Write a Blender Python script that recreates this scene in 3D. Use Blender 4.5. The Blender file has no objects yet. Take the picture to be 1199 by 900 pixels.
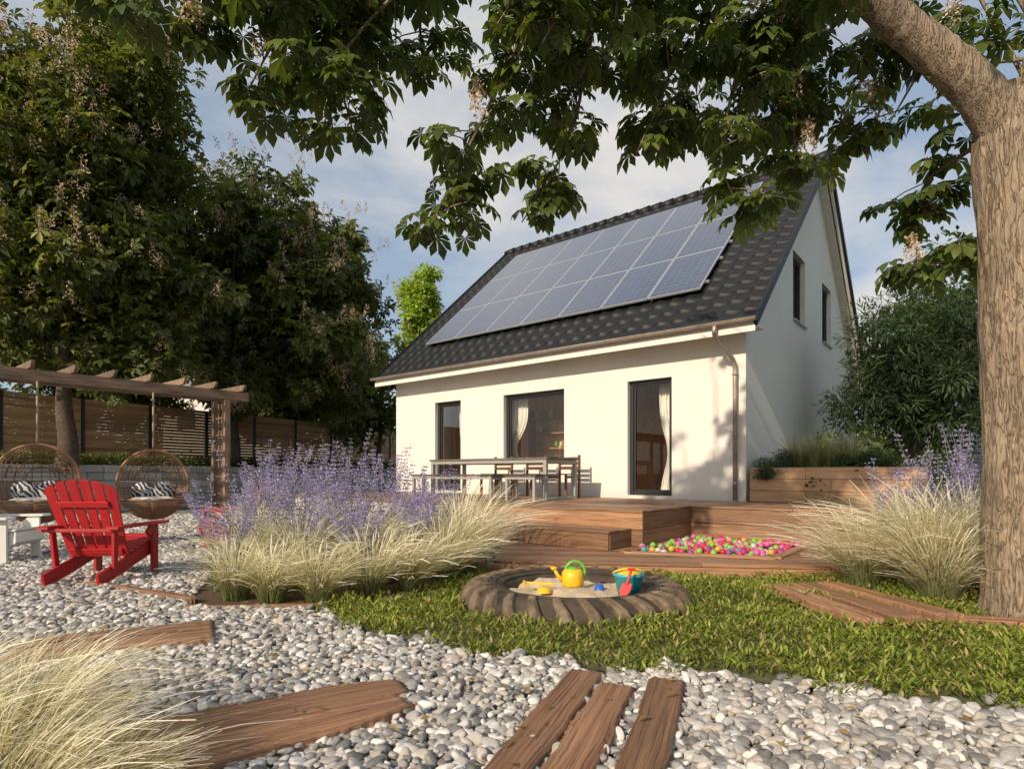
import bpy, bmesh, math, random
import numpy as np
from mathutils import Vector, Matrix, noise
random.seed(7); rng=np.random.default_rng(7)
R=random.uniform
scn=bpy.context.scene
scn.view_settings.view_transform='Standard'; scn.view_settings.look='None'; scn.view_settings.exposure=0
COL=scn.collection
# ------------------------------------------------------------ materials
def newmat(name):
    m=bpy.data.materials.new(name); m.use_nodes=True
    nt=m.node_tree; nt.nodes.clear()
    out=nt.nodes.new('ShaderNodeOutputMaterial'); b=nt.nodes.new('ShaderNodeBsdfPrincipled')
    nt.links.new(b.outputs[0],out.inputs[0])
    return m,nt,b,out
def nd(nt,t,**k):
    n=nt.nodes.new(t)
    for a,v in k.items(): setattr(n,a,v)
    return n
def ramp(nt,fac,stops):
    r=nd(nt,'ShaderNodeValToRGB')
    e=r.color_ramp.elements
    while len(e)<len(stops): e.new(0.5)
    for i,(p,c) in enumerate(stops):
        e[i].position=p; e[i].color=(*c,1) if len(c)==3 else c
    nt.links.new(fac,r.inputs[0]); return r
def noi(nt,vec,scale,detail=6,rough=0.6):
    n=nd(nt,'ShaderNodeTexNoise'); n.inputs['Scale'].default_value=scale; n.inputs['Detail'].default_value=detail; n.inputs['Roughness'].default_value=rough
    if vec is not None: nt.links.new(vec,n.inputs['Vector'])
    return n
def bump(nt,h,b,strength,dist=0.02):
    n=nd(nt,'ShaderNodeBump'); n.inputs['Strength'].default_value=strength; n.inputs['Distance'].default_value=dist
    nt.links.new(h,n.inputs['Height']); nt.links.new(n.outputs[0],b.inputs['Normal']); return n
def mul(nt,a,bb,fac=1.0,typ='MULTIPLY'):
    m=nd(nt,'ShaderNodeMix',data_type='RGBA',blend_type=typ); m.inputs[0].default_value=fac
    nt.links.new(a,m.inputs[6]); nt.links.new(bb,m.inputs[7]); return m.outputs[2]
def objco(nt): return nd(nt,'ShaderNodeTexCoord').outputs['Object']
def m_plain(name,c,rough=0.5,metal=0,var=0.15,scale=8,bs=0.0,bscale=60,spec=0.5):
    m,nt,b,o=newmat(name)
    co=objco(nt); n=noi(nt,co,scale)
    lo=tuple(x*(1-var) for x in c); hi=tuple(min(1,x*(1+var)) for x in c)
    r=ramp(nt,n.outputs[0],[(0.3,lo),(0.7,hi)])
    nt.links.new(r.outputs[0],b.inputs['Base Color'])
    b.inputs['Roughness'].default_value=rough; b.inputs['Metallic'].default_value=metal; b.inputs['Specular IOR Level'].default_value=spec
    if bs>0:
        n2=noi(nt,co,bscale); bump(nt,n2.outputs[0],b,bs,0.01)
    return m
def m_wood(name,c1,c2,rough=0.55,grain=(1.2,22),bs=0.3,dark=0.35,tv=0.35,dist=0.01,distort=0.5):
    m,nt,b,o=newmat(name)
    uv=nd(nt,'ShaderNodeUVMap').outputs[0]
    mp=nd(nt,'ShaderNodeMapping'); mp.inputs['Scale'].default_value=(grain[0],grain[1],1); nt.links.new(uv,mp.inputs[0])
    n=noi(nt,mp.outputs[0],1.0,8,0.65); n.inputs['Distortion'].default_value=distort
    r=ramp(nt,n.outputs[0],[(0.28,c1),(0.72,c2)])
    mp2=nd(nt,'ShaderNodeMapping'); mp2.inputs['Scale'].default_value=(grain[0]*2.2,grain[1]*4,1); nt.links.new(uv,mp2.inputs[0])
    n2=noi(nt,mp2.outputs[0],1.0,4)
    r2=ramp(nt,n2.outputs[0],[(0.36,(dark,)*3),(0.50,(1,1,1))])
    c=mul(nt,r.outputs[0],r2.outputs[0])
    at=nd(nt,'ShaderNodeAttribute',attribute_name='tint')
    mr=nd(nt,'ShaderNodeMapRange'); mr.inputs[3].default_value=1-tv; mr.inputs[4].default_value=1+tv
    nt.links.new(at.outputs['Fac'],mr.inputs[0])
    c=mul(nt,c,mr.outputs[0])
    nt.links.new(c,b.inputs['Base Color']); b.inputs['Roughness'].default_value=rough
    ad=nd(nt,'ShaderNodeMath',operation='ADD'); nt.links.new(n.outputs[0],ad.inputs[0]); nt.links.new(n2.outputs[0],ad.inputs[1])
    bump(nt,ad.outputs[0],b,bs,dist)
    return m
def m_leaf(name,trans=0.35,rough=0.45,spec=0.4,tc=1.6):
    m,nt,b,o=newmat(name)
    at=nd(nt,'ShaderNodeAttribute',attribute_name='col')
    nt.links.new(at.outputs['Color'],b.inputs['Base Color']); b.inputs['Roughness'].default_value=rough
    b.inputs['Specular IOR Level'].default_value=spec
    t=nd(nt,'ShaderNodeBsdfTranslucent')
    v=nd(nt,'ShaderNodeVectorMath',operation='MULTIPLY'); v.inputs[1].default_value=(tc*1.15,tc*1.1,tc*0.5)
    nt.links.new(at.outputs['Color'],v.inputs[0]); nt.links.new(v.outputs[0],t.inputs[0])
    mx=nd(nt,'ShaderNodeMixShader'); mx.inputs[0].default_value=trans
    nt.links.new(b.outputs[0],mx.inputs[1]); nt.links.new(t.outputs[0],mx.inputs[2]); nt.links.new(mx.outputs[0],o.inputs[0])
    return m
def m_glass(name):
    m,nt,b,o=newmat(name)
    nt.nodes.remove(b)
    t=nd(nt,'ShaderNodeBsdfTransparent'); t.inputs[0].default_value=(0.94,0.95,0.94,1)
    fr=nd(nt,'ShaderNodeFresnel'); fr.inputs[0].default_value=1.35
    ad=nd(nt,'ShaderNodeMath',operation='ADD'); ad.inputs[1].default_value=0.03; nt.links.new(fr.outputs[0],ad.inputs[0])
    g=nd(nt,'ShaderNodeBsdfGlossy'); g.inputs['Roughness'].default_value=0.01
    mx=nd(nt,'ShaderNodeMixShader'); nt.links.new(ad.outputs[0],mx.inputs[0])
    nt.links.new(t.outputs[0],mx.inputs[1]); nt.links.new(g.outputs[0],mx.inputs[2]); nt.links.new(mx.outputs[0],o.inputs[0])
    return m
M={}
def m_stucco():
    m,nt,b,o=newmat('white_stucco'); co=objco(nt)
    n=noi(nt,co,.9,6,.65); r=ramp(nt,n.outputs[0],[(0.3,(0.72,0.695,0.65)),(0.7,(0.78,0.755,0.71))])
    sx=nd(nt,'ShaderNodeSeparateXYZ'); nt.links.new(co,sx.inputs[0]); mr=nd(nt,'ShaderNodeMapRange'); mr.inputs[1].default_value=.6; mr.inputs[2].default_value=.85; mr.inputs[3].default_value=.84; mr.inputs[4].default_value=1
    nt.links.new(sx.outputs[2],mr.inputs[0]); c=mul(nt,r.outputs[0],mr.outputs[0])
    nt.links.new(c,b.inputs['Base Color']); b.inputs['Roughness'].default_value=.92
    n2=noi(nt,co,120,4); bump(nt,n2.outputs[0],b,.6,.012); return m
M['stucco']=m_stucco()
M['tile']=m_plain('anthracite_roof_tile',(0.012,0.0132,0.0155),0.5,var=0.3,scale=3,bs=0.1,bscale=60,spec=0.3)
M['trimwhite']=m_plain('painted_trim',(0.74,0.71,0.66),0.6,var=0.06)
M['frame']=m_plain('anthracite_frame',(0.02,0.022,0.025),0.4,var=0.1)
M['gutter']=m_plain('weathered_zinc_gutter',(0.36,0.31,0.265),0.45,metal=0.4,var=0.25)
M['alu']=m_plain('aluminium',(0.62,0.64,0.67),0.35,metal=0.6,var=0.05)
M['glass']=m_glass('window_glass')
M['room']=m_plain('room_plaster',(0.8,0.58,0.37),0.9)
M['curtain']=m_plain('curtain_cloth',(0.8,0.78,0.72),0.9,var=0.05)
M['deck']=m_wood('deck_wood',(0.16,0.078,0.040),(0.38,0.215,0.118),0.55,bs=0.3,dark=0.5,tv=.42)
M['planterwood']=m_wood('planter_wood',(0.32,0.17,0.085),(0.53,0.34,0.19),0.55,bs=0.25,dark=0.7,tv=0.2)
M['chairwood']=m_wood('brown_chair_wood',(0.10,0.05,0.028),(0.2,0.11,0.06),0.5,bs=0.2,dark=0.7,tv=0.2)
M['plank']=m_wood('weathered_plank',(0.16,0.072,0.038),(0.46,0.26,0.145),0.65,grain=(0.7,30),bs=1.0,dark=0.38,tv=0.30,dist=0.010,distort=0.15)
M['pergola']=m_wood('pergola_wood',(0.13,0.085,0.055),(0.28,0.195,0.13),0.7,bs=0.4)
M['fence']=m_wood('fence_wood',(0.38,0.20,0.10),(0.58,0.35,0.19),0.7,bs=0.2,tv=0.3,dark=0.7)
M['tabletop']=m_wood('table_top',(0.08,0.065,0.052),(0.18,0.15,0.125),0.5)
M['tablemetal']=m_plain('table_frame_paint',(0.33,0.33,0.31),0.45,var=0.1)
M['red']=m_wood('red_paint',(0.34,0.010,0.014),(0.46,0.018,0.02),0.5,bs=0.15,dark=0.82,tv=0.12)
M['white']=m_wood('white_paint',(0.62,0.62,0.60),(0.75,0.75,0.73),0.5,bs=0.12,dark=0.9,tv=0.06)
M['wicker']=m_plain('rattan',(0.26,0.14,0.07),0.55,var=0.35,scale=30)
M['rope']=m_plain('rope',(0.35,0.28,0.2),0.9)
M['rubber']=m_plain('old_tyre_rubber',(0.06,0.047,0.035),0.8,var=0.5,scale=6,bs=0.5,bscale=40,spec=.3)
M['lug']=m_plain('worn_dusty_tread',(0.155,0.118,0.082),0.8,var=0.6,scale=10,bs=0.8,bscale=45,spec=.25)
M['sand']=m_plain('sand',(0.58,0.47,0.32),0.95,var=0.15,scale=30,bs=0.8,bscale=120)
M['yellow']=m_plain('yellow_plastic',(0.8,0.47,0.02),0.4,var=0.08)
M['green']=m_plain('green_plastic',(0.12,0.42,0.05),0.4,var=0.08)
M['teal']=m_plain('teal_plastic',(0.03,0.36,0.44),0.4,var=0.08)
M['redp']=m_plain('red_plastic',(0.6,0.02,0.02),0.4,var=0.08)
M['blue']=m_plain('blue_plastic',(0.03,0.1,0.45),0.4,var=0.08)
M['soil']=m_plain('soil',(0.09,0.055,0.035),0.95,var=0.4,scale=12,bs=0.9,bscale=50)
M['turf']=m_plain('turf_soil',(0.10,0.105,0.04),0.95,var=0.4,scale=9,bs=0.9,bscale=60)
M['land']=m_plain('grassland',(0.05,0.075,0.025),0.95,var=0.4,scale=0.5,bs=0.6,bscale=10)
M['leaf']=m_leaf('chestnut_leaf',0.34,0.40,0.5,1.7)
M['leaffar']=m_leaf('tree_leaf',0.3,0.5,0.3,1.9)
M['blade']=m_leaf('grass_blade',0.35,0.6,0.2,1.25)
M['flower']=m_leaf('flower_petals',0.3,0.7,0.1,1.2)
M['neigh']=m_plain('grey_roof',(0.2,0.2,0.2),0.7)
def m_stone(name,c1,c2):
    m,nt,b,o=newmat(name); co=objco(nt)
    n=noi(nt,co,60,5); r=ramp(nt,n.outputs[0],[(0.35,c1),(0.65,c2)])
    at=nd(nt,'ShaderNodeAttribute',attribute_name='tint'); mr=nd(nt,'ShaderNodeMapRange'); mr.inputs[3].default_value=0.65; mr.inputs[4].default_value=1.2
    nt.links.new(at.outputs['Fac'],mr.inputs[0]); c=mul(nt,r.outputs[0],mr.outputs[0]); nt.links.new(c,b.inputs['Base Color'])
    b.inputs['Roughness'].default_value=0.9; n3=noi(nt,co,18,8); bump(nt,n3.outputs[0],b,0.8,0.03); return m
M['granite']=m_stone('granite',(0.33,0.325,0.315),(0.52,0.51,0.48))
def m_bark():
    m,nt,b,o=newmat('chestnut_bark'); co=objco(nt)
    mp=nd(nt,'ShaderNodeMapping'); mp.inputs['Scale'].default_value=(1,1,0.15); nt.links.new(co,mp.inputs[0])
    n=noi(nt,mp.outputs[0],60,9,0.74); n.inputs['Distortion'].default_value=0.7
    nr=noi(nt,mp.outputs[0],24,3,0.5); nr.inputs['Distortion'].default_value=1.2
    r=ramp(nt,n.outputs[0],[(0.28,(0.15,0.11,0.08)),(0.5,(0.34,0.27,0.20)),(0.74,(0.56,0.48,0.38))])
    ab=nd(nt,'ShaderNodeMath',operation='SUBTRACT'); nt.links.new(nr.outputs[0],ab.inputs[0]); ab.inputs[1].default_value=.5
    ab2=nd(nt,'ShaderNodeMath',operation='ABSOLUTE'); nt.links.new(ab.outputs[0],ab2.inputs[0])
    r2=ramp(nt,ab2.outputs[0],[(0.0,(0.42,0.37,0.32)),(0.045,(1,1,1))])
    c=mul(nt,r.outputs[0],r2.outputs[0]); n4=noi(nt,co,3); r4=ramp(nt,n4.outputs[0],[(0.3,(0.78,0.78,0.76)),(0.7,(1.12,1.08,1.0))]); c=mul(nt,c,r4.outputs[0])
    nt.links.new(c,b.inputs['Base Color']); b.inputs['Roughness'].default_value=0.9
    ad=nd(nt,'ShaderNodeMath',operation='MULTIPLY_ADD'); nt.links.new(r2.outputs[0],ad.inputs[0]); ad.inputs[1].default_value=0.6; nt.links.new(n.outputs[0],ad.inputs[2])
    bump(nt,ad.outputs[0],b,1.0,0.018); return m
M['bark']=m_bark()
def m_solar():
    m,nt,b,o=newmat('solar_cells'); uv=nd(nt,'ShaderNodeUVMap').outputs[0]
    br=nd(nt,'ShaderNodeTexBrick'); br.offset=0; br.inputs['Color1'].default_value=(0.020,0.036,0.085,1); br.inputs['Color2'].default_value=(0.027,0.046,0.105,1)
    br.inputs['Mortar'].default_value=(0.16,0.19,0.25,1); br.inputs['Scale'].default_value=1; br.inputs['Mortar Size'].default_value=0.0026
    br.inputs['Brick Width'].default_value=1/6; br.inputs['Row Height'].default_value=1/10
    nt.links.new(uv,br.inputs[0]); nt.links.new(br.outputs[0],b.inputs['Base Color']); b.inputs['Roughness'].default_value=0.18
    b.inputs['Specular IOR Level'].default_value=0.8; b.inputs['Coat Weight'].default_value=.7; b.inputs['Coat Roughness'].default_value=0.06; return m
M['solar']=m_solar()
def m_gravel():
    m,nt,b,o=newmat('gravel_bed'); co=objco(nt)
    v=nd(nt,'ShaderNodeTexVoronoi'); v.inputs['Scale'].default_value=24; nt.links.new(co,v.inputs['Vector'])
    bw=nd(nt,'ShaderNodeSeparateColor'); nt.links.new(v.outputs['Color'],bw.inputs[0])
    r=ramp(nt,bw.outputs[0],[(0,(0.2,0.19,0.18)),(0.5,(0.42,0.40,0.37)),(1,(0.62,0.6,0.57))])
    r2=ramp(nt,v.outputs['Distance'],[(0.3,(1,1,1)),(0.75,(0.15,0.14,0.13))])
    nt.links.new(mul(nt,r.outputs[0],r2.outputs[0]),b.inputs['Base Color']); b.inputs['Roughness'].default_value=0.85
    iv=nd(nt,'ShaderNodeMath',operation='MULTIPLY'); iv.inputs[1].default_value=-1; nt.links.new(v.outputs['Distance'],iv.inputs[0]); bump(nt,iv.outputs[0],b,1,0.03); return m
M['gravelbed']=m_gravel()
def m_pebble():
    m,nt,b,o=newmat('pebble'); oi=nd(nt,'ShaderNodeObjectInfo')
    r=ramp(nt,oi.outputs['Random'],[(0,(0.13,0.125,0.12)),(0.16,(0.24,0.235,0.23)),(0.42,(0.38,0.37,0.355)),(0.6,(0.42,0.375,0.32)),(0.8,(0.54,0.53,0.51)),(1,(0.70,0.69,0.66))])
    n=noi(nt,objco(nt),3,6); r2=ramp(nt,n.outputs[0],[(0.3,(0.8,0.8,0.8)),(0.7,(1.1,1.1,1.1))])
    nt.links.new(mul(nt,r.outputs[0],r2.outputs[0]),b.inputs['Base Color']); b.inputs['Roughness'].default_value=0.65; return m
M['pebble']=m_pebble()
def m_ball():
    m,nt,b,o=newmat('play_ball_plastic'); at=nd(nt,'ShaderNodeAttribute',attribute_name='col'); nt.links.new(at.outputs[0],b.inputs['Base Color']); b.inputs['Roughness'].default_value=0.45; return m
M['ball']=m_ball()
def m_pillow():
    m,nt,b,o=newmat('patterned_cushion'); co=objco(nt)
    w=nd(nt,'ShaderNodeTexWave',wave_type='BANDS',bands_direction='DIAGONAL'); w.inputs['Scale'].default_value=7; w.inputs['Distortion'].default_value=9; nt.links.new(co,w.inputs[0])
    r=ramp(nt,w.outputs[0],[(0.5,(0.04,0.04,0.05)),(0.6,(0.6,0.59,0.56))]); nt.links.new(r.outputs[0],b.inputs['Base Color']); b.inputs['Roughness'].default_value=0.9; return m
M['pillow']=m_pillow()
# ------------------------------------------------------------ builders
def link(o,parent=None):
    COL.objects.link(o)
    if parent: o.parent=parent
    return o
def empty(name,loc=(0,0,0)):
    o=bpy.data.objects.new(name,None); o.empty_display_size=0.2; COL.objects.link(o); return o
class B:
    def __init__(s): s.v=[];s.f=[];s.uv=[];s.m=[];s.t=[];s.sm=[]
    def poly(s,pts,uvs=None,mat=0,tint=0.5,smooth=False):
        i=len(s.v); s.v+= [tuple(p) for p in pts]; s.f.append(list(range(i,i+len(pts))))
        s.uv+= uvs if uvs else [(p[0],p[1]) for p in pts]; s.m.append(mat); s.t.append(tint); s.sm.append(smooth)
    def box(s,c,ax,ay,az,d,mat=0,tint=None):
        if tint is None: tint=random.random()
        c=Vector(c);ax=Vector(ax).normalized();ay=Vector(ay).normalized();az=Vector(az).normalized()
        a,b2,c2=d[0]/2,d[1]/2,d[2]/2; off=(random.random()*50,random.random()*50); i=len(s.v)
        L=[(-1,-1,-1),(1,-1,-1),(1,1,-1),(-1,1,-1),(-1,-1,1),(1,-1,1),(1,1,1),(-1,1,1)]
        for x,y,z in L: s.v.append(tuple(c+ax*a*x+ay*b2*y+az*c2*z))
        for f,k in [((0,3,2,1),'z'),((4,5,6,7),'z'),((0,1,5,4),'y'),((2,3,7,6),'y'),((1,2,6,5),'x'),((3,0,4,7),'x')]:
            s.f.append([i+q for q in f]); s.m.append(mat); s.t.append(tint); s.sm.append(False)
            for q in f:
                x,y,z=L[q][0]*a,L[q][1]*b2,L[q][2]*c2
                if k=='z': s.uv.append((x+off[0],y+off[1]))
                elif k=='y': s.uv.append((x+off[0],z+off[1]+3))
                else: s.uv.append((y*0.3+off[0],z+off[1]))
    def seg(s,p0,p1,w,h,up=(0,0,1),mat=0,tint=None):
        p0=Vector(p0);p1=Vector(p1);ax=(p1-p0);L=ax.length;ax.normalize();up=Vector(up)
        ay=up.cross(ax).normalized(); az=ax.cross(ay).normalized()
        s.box((p0+p1)/2,ax,ay,az,(L,w,h),mat,tint)
    def tube(s,path,rad,n=8,mat=0,tint=0.5,cap=True,disp=None):
        path=[Vector(p) for p in path]
        if not hasattr(rad,'__len__'): rad=[rad]*len(path)
        N=len(path); i0=len(s.v); d0=(path[1]-path[0]).normalized()
        a=d0.orthogonal().normalized()
        for i,p in enumerate(path):
            d=(path[min(i+1,N-1)]-path[max(i-1,0)]).normalized()
            a=(a-d*a.dot(d)).normalized(); b=d.cross(a)
            for j in range(n):
                th=2*math.pi*j/n; q=p+(a*math.cos(th)+b*math.sin(th))*rad[i]
                if disp: q=q+(q-p).normalized()*disp(q)
                s.v.append(tuple(q))
        Ls=[0]
        for i in range(1,N): Ls.append(Ls[-1]+(path[i]-path[i-1]).length)
        for i in range(N-1):
            for j in range(n):
                k=(j+1)%n
                s.f.append([i0+i*n+j,i0+i*n+k,i0+(i+1)*n+k,i0+(i+1)*n+j]); s.m.append(mat);s.t.append(tint);s.sm.append(True)
                s.uv+=[(Ls[i],j/n*0.3),(Ls[i],(j+1)/n*0.3),(Ls[i+1],(j+1)/n*0.3),(Ls[i+1],j/n*0.3)]
        if cap:
            for base,rev in ((i0,True),(i0+(N-1)*n,False)):
                f=[base+j for j in range(n)]
                if rev: f=f[::-1]
                s.f.append(f); s.m.append(mat);s.t.append(tint);s.sm.append(False); s.uv+=[(0,0)]*n
    def lathe(s,prof,c,n=32,mat=0,tint=0.5,ax=None):
        c=Vector(c); i0=len(s.v)
        for r,z in prof:
            for j in range(n):
                th=2*math.pi*j/n; p=Vector((r*math.cos(th),r*math.sin(th),z))
                if ax is not None: p=ax@p
                s.v.append(tuple(c+p))
        for i in range(len(prof)-1):
            for j in range(n):
                k=(j+1)%n; s.f.append([i0+i*n+j,i0+i*n+k,i0+(i+1)*n+k,i0+(i+1)*n+j]); s.m.append(mat);s.t.append(tint);s.sm.append(True); s.uv+=[(i,j/n),(i,(j+1)/n),(i+1,(j+1)/n),(i+1,j/n)]
    def extr(s,poly,o,u,v,w,th,mat=0,tint=None):
        if tint is None: tint=random.random()
        o=Vector(o);u=Vector(u).normalized();v=Vector(v).normalized();w=Vector(w).normalized()
        a=[o+u*x+v*y for x,y in poly]; b=[p+w*th for p in a]; off=random.random()*30
        uv=[(y+off,x+off) for x,y in poly]
        s.poly(a[::-1],uv[::-1],mat,tint); s.poly(b,uv,mat,tint); n=len(poly)
        for i in range(n):
            j=(i+1)%n; s.poly([a[i],a[j],b[j],b[i]],[(uv[i]),(uv[j]),(uv[j][0],uv[j][1]+th),(uv[i][0],uv[i][1]+th)],mat,tint)
    def obj(s,name,mats,parent=None,bevel=0,merge=False):
        me=bpy.data.meshes.new(name); me.from_pydata(s.v,[],s.f); 
        for m in mats: me.materials.append(M[m] if isinstance(m,str) else m)
        me.polygons.foreach_set('material_index',s.m); me.polygons.foreach_set('use_smooth',s.sm)
        uvl=me.uv_layers.new(name='UVMap'); uvl.data.foreach_set('uv',np.array(s.uv,dtype=np.float32).ravel())
        at=me.attributes.new('tint','FLOAT','FACE'); at.data.foreach_set('value',np.array(s.t,dtype=np.float32))
        me.update(); o=bpy.data.objects.new(name,me); link(o,parent)
        if bevel>0:
            md=o.modifiers.new('bevel','BEVEL'); md.width=bevel; md.segments=2; md.limit_method='ANGLE'
        return o
def mk_np(name,V,F,mat,parent=None,col=None,smooth=False):
    V=np.asarray(V,dtype=np.float32).reshape(-1,3); F=np.asarray(F,dtype=np.int32); k=F.shape[1]
    me=bpy.data.meshes.new(name); me.vertices.add(len(V)); me.vertices.foreach_set('co',V.ravel())
    me.loops.add(F.size); me.loops.foreach_set('vertex_index',F.ravel())
    me.polygons.add(len(F)); me.polygons.foreach_set('loop_start',np.arange(0,F.size,k,dtype=np.int32))
    if smooth: me.polygons.foreach_set('use_smooth',np.ones(len(F),dtype=bool))
    me.update(calc_edges=True); me.materials.append(M[mat])
    if col is not None:
        c=np.ones((len(V),4),dtype=np.float32); c[:,:3]=col
        at=me.attributes.new('col','FLOAT_COLOR','POINT'); at.data.foreach_set('color',c.ravel())
    o=bpy.data.objects.new(name,me); return link(o,parent)
def cr(points,n):
    P=np.array(points,dtype=float); P=np.vstack([2*P[0]-P[1],P,2*P[-1]-P[-2]]); out=[]; m=len(P)-3
    for q in np.linspace(0,m-1e-6,n):
        i=int(q);t=q-i; a,b,c,d=P[i:i+4]
        out.append(0.5*((2*b)+(-a+c)*t+(2*a-5*b+4*c-d)*t*t+(-a+3*b-3*c+d)*t**3))
    return np.array(out)
def norm(a): return a/np.maximum(np.linalg.norm(a,axis=-1,keepdims=True),1e-9)
def palm(nl=7,detail=True):
    V=[];F=[]
    for a in np.linspace(-118,118,nl):
        ar=math.radians(a); L=1.0-0.45*abs(a)/115; i=len(V); w=0.21*L+0.02
        if detail: st=[(0,0,0.0),(0.4,0.5,0.0),(0.72,1.0,-0.10),(1,0,-0.32)]
        def Tf(x,y,z): return (x*math.cos(ar)+y*math.sin(ar),-x*math.sin(ar)+y*math.cos(ar),z)
        V.append(Tf(0,0,0))
        if detail:
            for r,ww,z in st[1:3]:
                V+= [Tf(-w*ww,r*L,z*L+0.05),Tf(0,r*L,z*L),Tf(w*ww,r*L,z*L+0.05)]
            V.append(Tf(0,L,st[3][2]*L))
            F+=[(i,i+2,i+1),(i,i+3,i+2),(i+1,i+2,i+5),(i+1,i+5,i+4),(i+2,i+3,i+6),(i+2,i+6,i+5),(i+4,i+5,i+7),(i+5,i+6,i+7)]
        else:
            V+=[Tf(-w,0.62*L,-0.05*L+0.04),Tf(w,0.62*L,-0.05*L+0.04),Tf(0,L,-0.28*L)]
            F+=[(i,i+3,i+1),(i,i+2,i+3)]
    return np.array(V),np.array(F)
PALM=palm(7,True); PALMS=palm(5,False)
OVAL=(np.array([(0,0,0),(-0.28,0.5,0.06),(0.28,0.5,0.06),(0,1,-0.12)]),np.array([(0,3,1),(0,2,3)]))
NEED=(np.array([(0,0,0),(-0.09,0.5,0.02),(0.09,0.5,0.02),(0,1,-0.05)]),np.array([(0,3,1),(0,2,3)]))
def frames(d,n):
    d=norm(d); x=norm(np.cross(d,n)); n2=np.cross(x,d); return np.stack([x,d,n2],axis=-1)
def scatter(tmpl,P,D,N,Sz,C):
    TV,TF=tmpl; Rm=frames(D,N); V=np.einsum('nij,vj->nvi',Rm,TV)*Sz[:,None,None]+P[:,None,:]
    n=len(P); F=(TF[None]+ (np.arange(n)*len(TV))[:,None,None]).reshape(-1,TF.shape[1]); col=np.repeat(C,len(TV),axis=0)
    return V.reshape(-1,3),F,col
def leafcols(n,a,b,br=0.25):
    t=rng.random((n,1)); c=np.array(a)*(1-t)+np.array(b)*t; return c*(1+br*(rng.random((n,1))*2-1))
def cat(parts):
    Vs=[];Fs=[];Cs=[];o=0
    for V,F,C in parts: Vs.append(V);Fs.append(F+o);Cs.append(C);o+=len(V)
    return np.concatenate(Vs),np.concatenate(Fs),np.concatenate(Cs)
def panicles(P,h=0.22,r=0.05,n=46,c=((0.50,0.38,0.30),(0.78,0.66,0.55)),fs=.14):
    m=len(P); k=rng.random((m,n,1)); th=rng.random((m,n,1))*6.28; rr=r*(1-k*0.75)*(0.6+0.5*rng.random((m,n,1)))
    ln=rng.normal(0,.25,(m,1,2))
    Q=P[:,None,:]+np.concatenate([rr*np.cos(th)+k*h*ln[:,:,:1],rr*np.sin(th)+k*h*ln[:,:,1:],k*h],axis=2); Q=Q.reshape(-1,3)
    D=norm(rng.normal(size=Q.shape)+np.array([0,0,0.4])); N=norm(rng.normal(size=Q.shape))
    return scatter(OVAL,Q,D,N,np.full(len(Q),h*fs)*(0.7+0.6*rng.random(len(Q))),leafcols(len(Q),*c))
def crown(centers,rad,per,tmpl,size,ca,cb,up=0.5):
    centers=np.array(centers); n=len(centers); rad=np.broadcast_to(rad,(n,))
    d=norm(rng.normal(size=(n,per,3))); rr=(rng.random((n,per,1))**0.45)
    off=d*rr*rad[:,None,None]*np.array([1,1,0.72]); P=(centers[:,None,:]+off).reshape(-1,3); d=d.reshape(-1,3)
    N=norm(d*0.6+np.array([-.15,-.2,up+0.3])+rng.normal(size=d.shape)*0.35); D=norm(d+np.array([0,0,-0.35])+rng.normal(size=d.shape)*0.5)
    Sz=size*(0.65+0.6*rng.random(len(P)))
    cl=np.repeat(0.7+0.7*rng.random((n,1)),per,axis=0)
    return scatter(tmpl,P,D,N,Sz,leafcols(len(P),ca,cb)*cl)
def tree(name,base,trunk_top,center,radii,ncl,per,tmpl,size,ca,cb,clr=0.7,tr=0.25,flowers=0,shell=0.35,seed=0,needdown=-0.95):
    e=empty(name); b=B(); base=Vector(base);tt=Vector(trunk_top);c=np.array(center);rd=np.array(radii)
    pts=[]
    while len(pts)<ncl:
        d=norm(rng.normal(size=3)); 
        if d[2]<needdown: continue
        r=(shell+(1-shell)*rng.random())*(0.84+0.34*noise.noise(Vector(d*2.1)+Vector((seed,seed,0))))
        pts.append(c+d*rd*r)
    pts=np.array(pts)
    path=cr([tuple(base)+(tr*1.25,),tuple(base.lerp(tt,0.3)+Vector((0.05,0.02,0)))+(tr,),tuple(base.lerp(tt,0.7)+Vector((-0.06,0.05,0)))+(tr*0.85,),tuple(tt)+(tr*0.7,)],10)
    b.tube(path[:,:3],path[:,3],10)
    cc=Vector(center)
    b.tube([tt,tt.lerp(cc,0.5)+Vector((0.1,0,0)),cc],[tr*0.7,tr*0.45,tr*0.2],8)
    for p in pts[::3]:
        p=Vector(p); s=tt.lerp(cc,random.random()*0.9); mid=s.lerp(p,0.5)+Vector((R(-.2,.2),R(-.2,.2),R(0,.3)))
        b.tube([s,mid,p],[tr*0.3,tr*0.17,0.02],5,cap=False)
    b.obj('trunk_and_limbs',['darkbark'],e)
    V,F,C=crown(pts,clr*(0.7+0.6*rng.random(ncl)),per,tmpl,size,ca,cb)
    mk_np('crown_foliage',V,F,'leaffar',e,C)
    if flowers:
        dd=norm(pts-c); wgt=np.clip(.35-dd[:,1]*.8-dd[:,0]*.1+dd[:,2]*.2,0.02,None)*np.linalg.norm((pts-c)/rd,axis=1)**2; wgt/=wgt.sum()
        q=pts[rng.choice(ncl,flowers,p=wgt)]; d=norm(q-c+np.array([-.3,-2.0,.5])); q=q+d*clr*(.75+.3*rng.random((flowers,1)))
        V,F,C=panicles(q+rng.normal(size=q.shape)*0.22,0.38,0.12,40,c=((.40,.29,.22),(.66,.53,.43)),fs=.14); mk_np('blossoms',V,F,'flower',e,C)
    return e
M['darkbark']=m_plain('dark_bark',(0.09,0.065,0.048),0.95,var=0.4,scale=12,bs=0.8,bscale=40)
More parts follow.
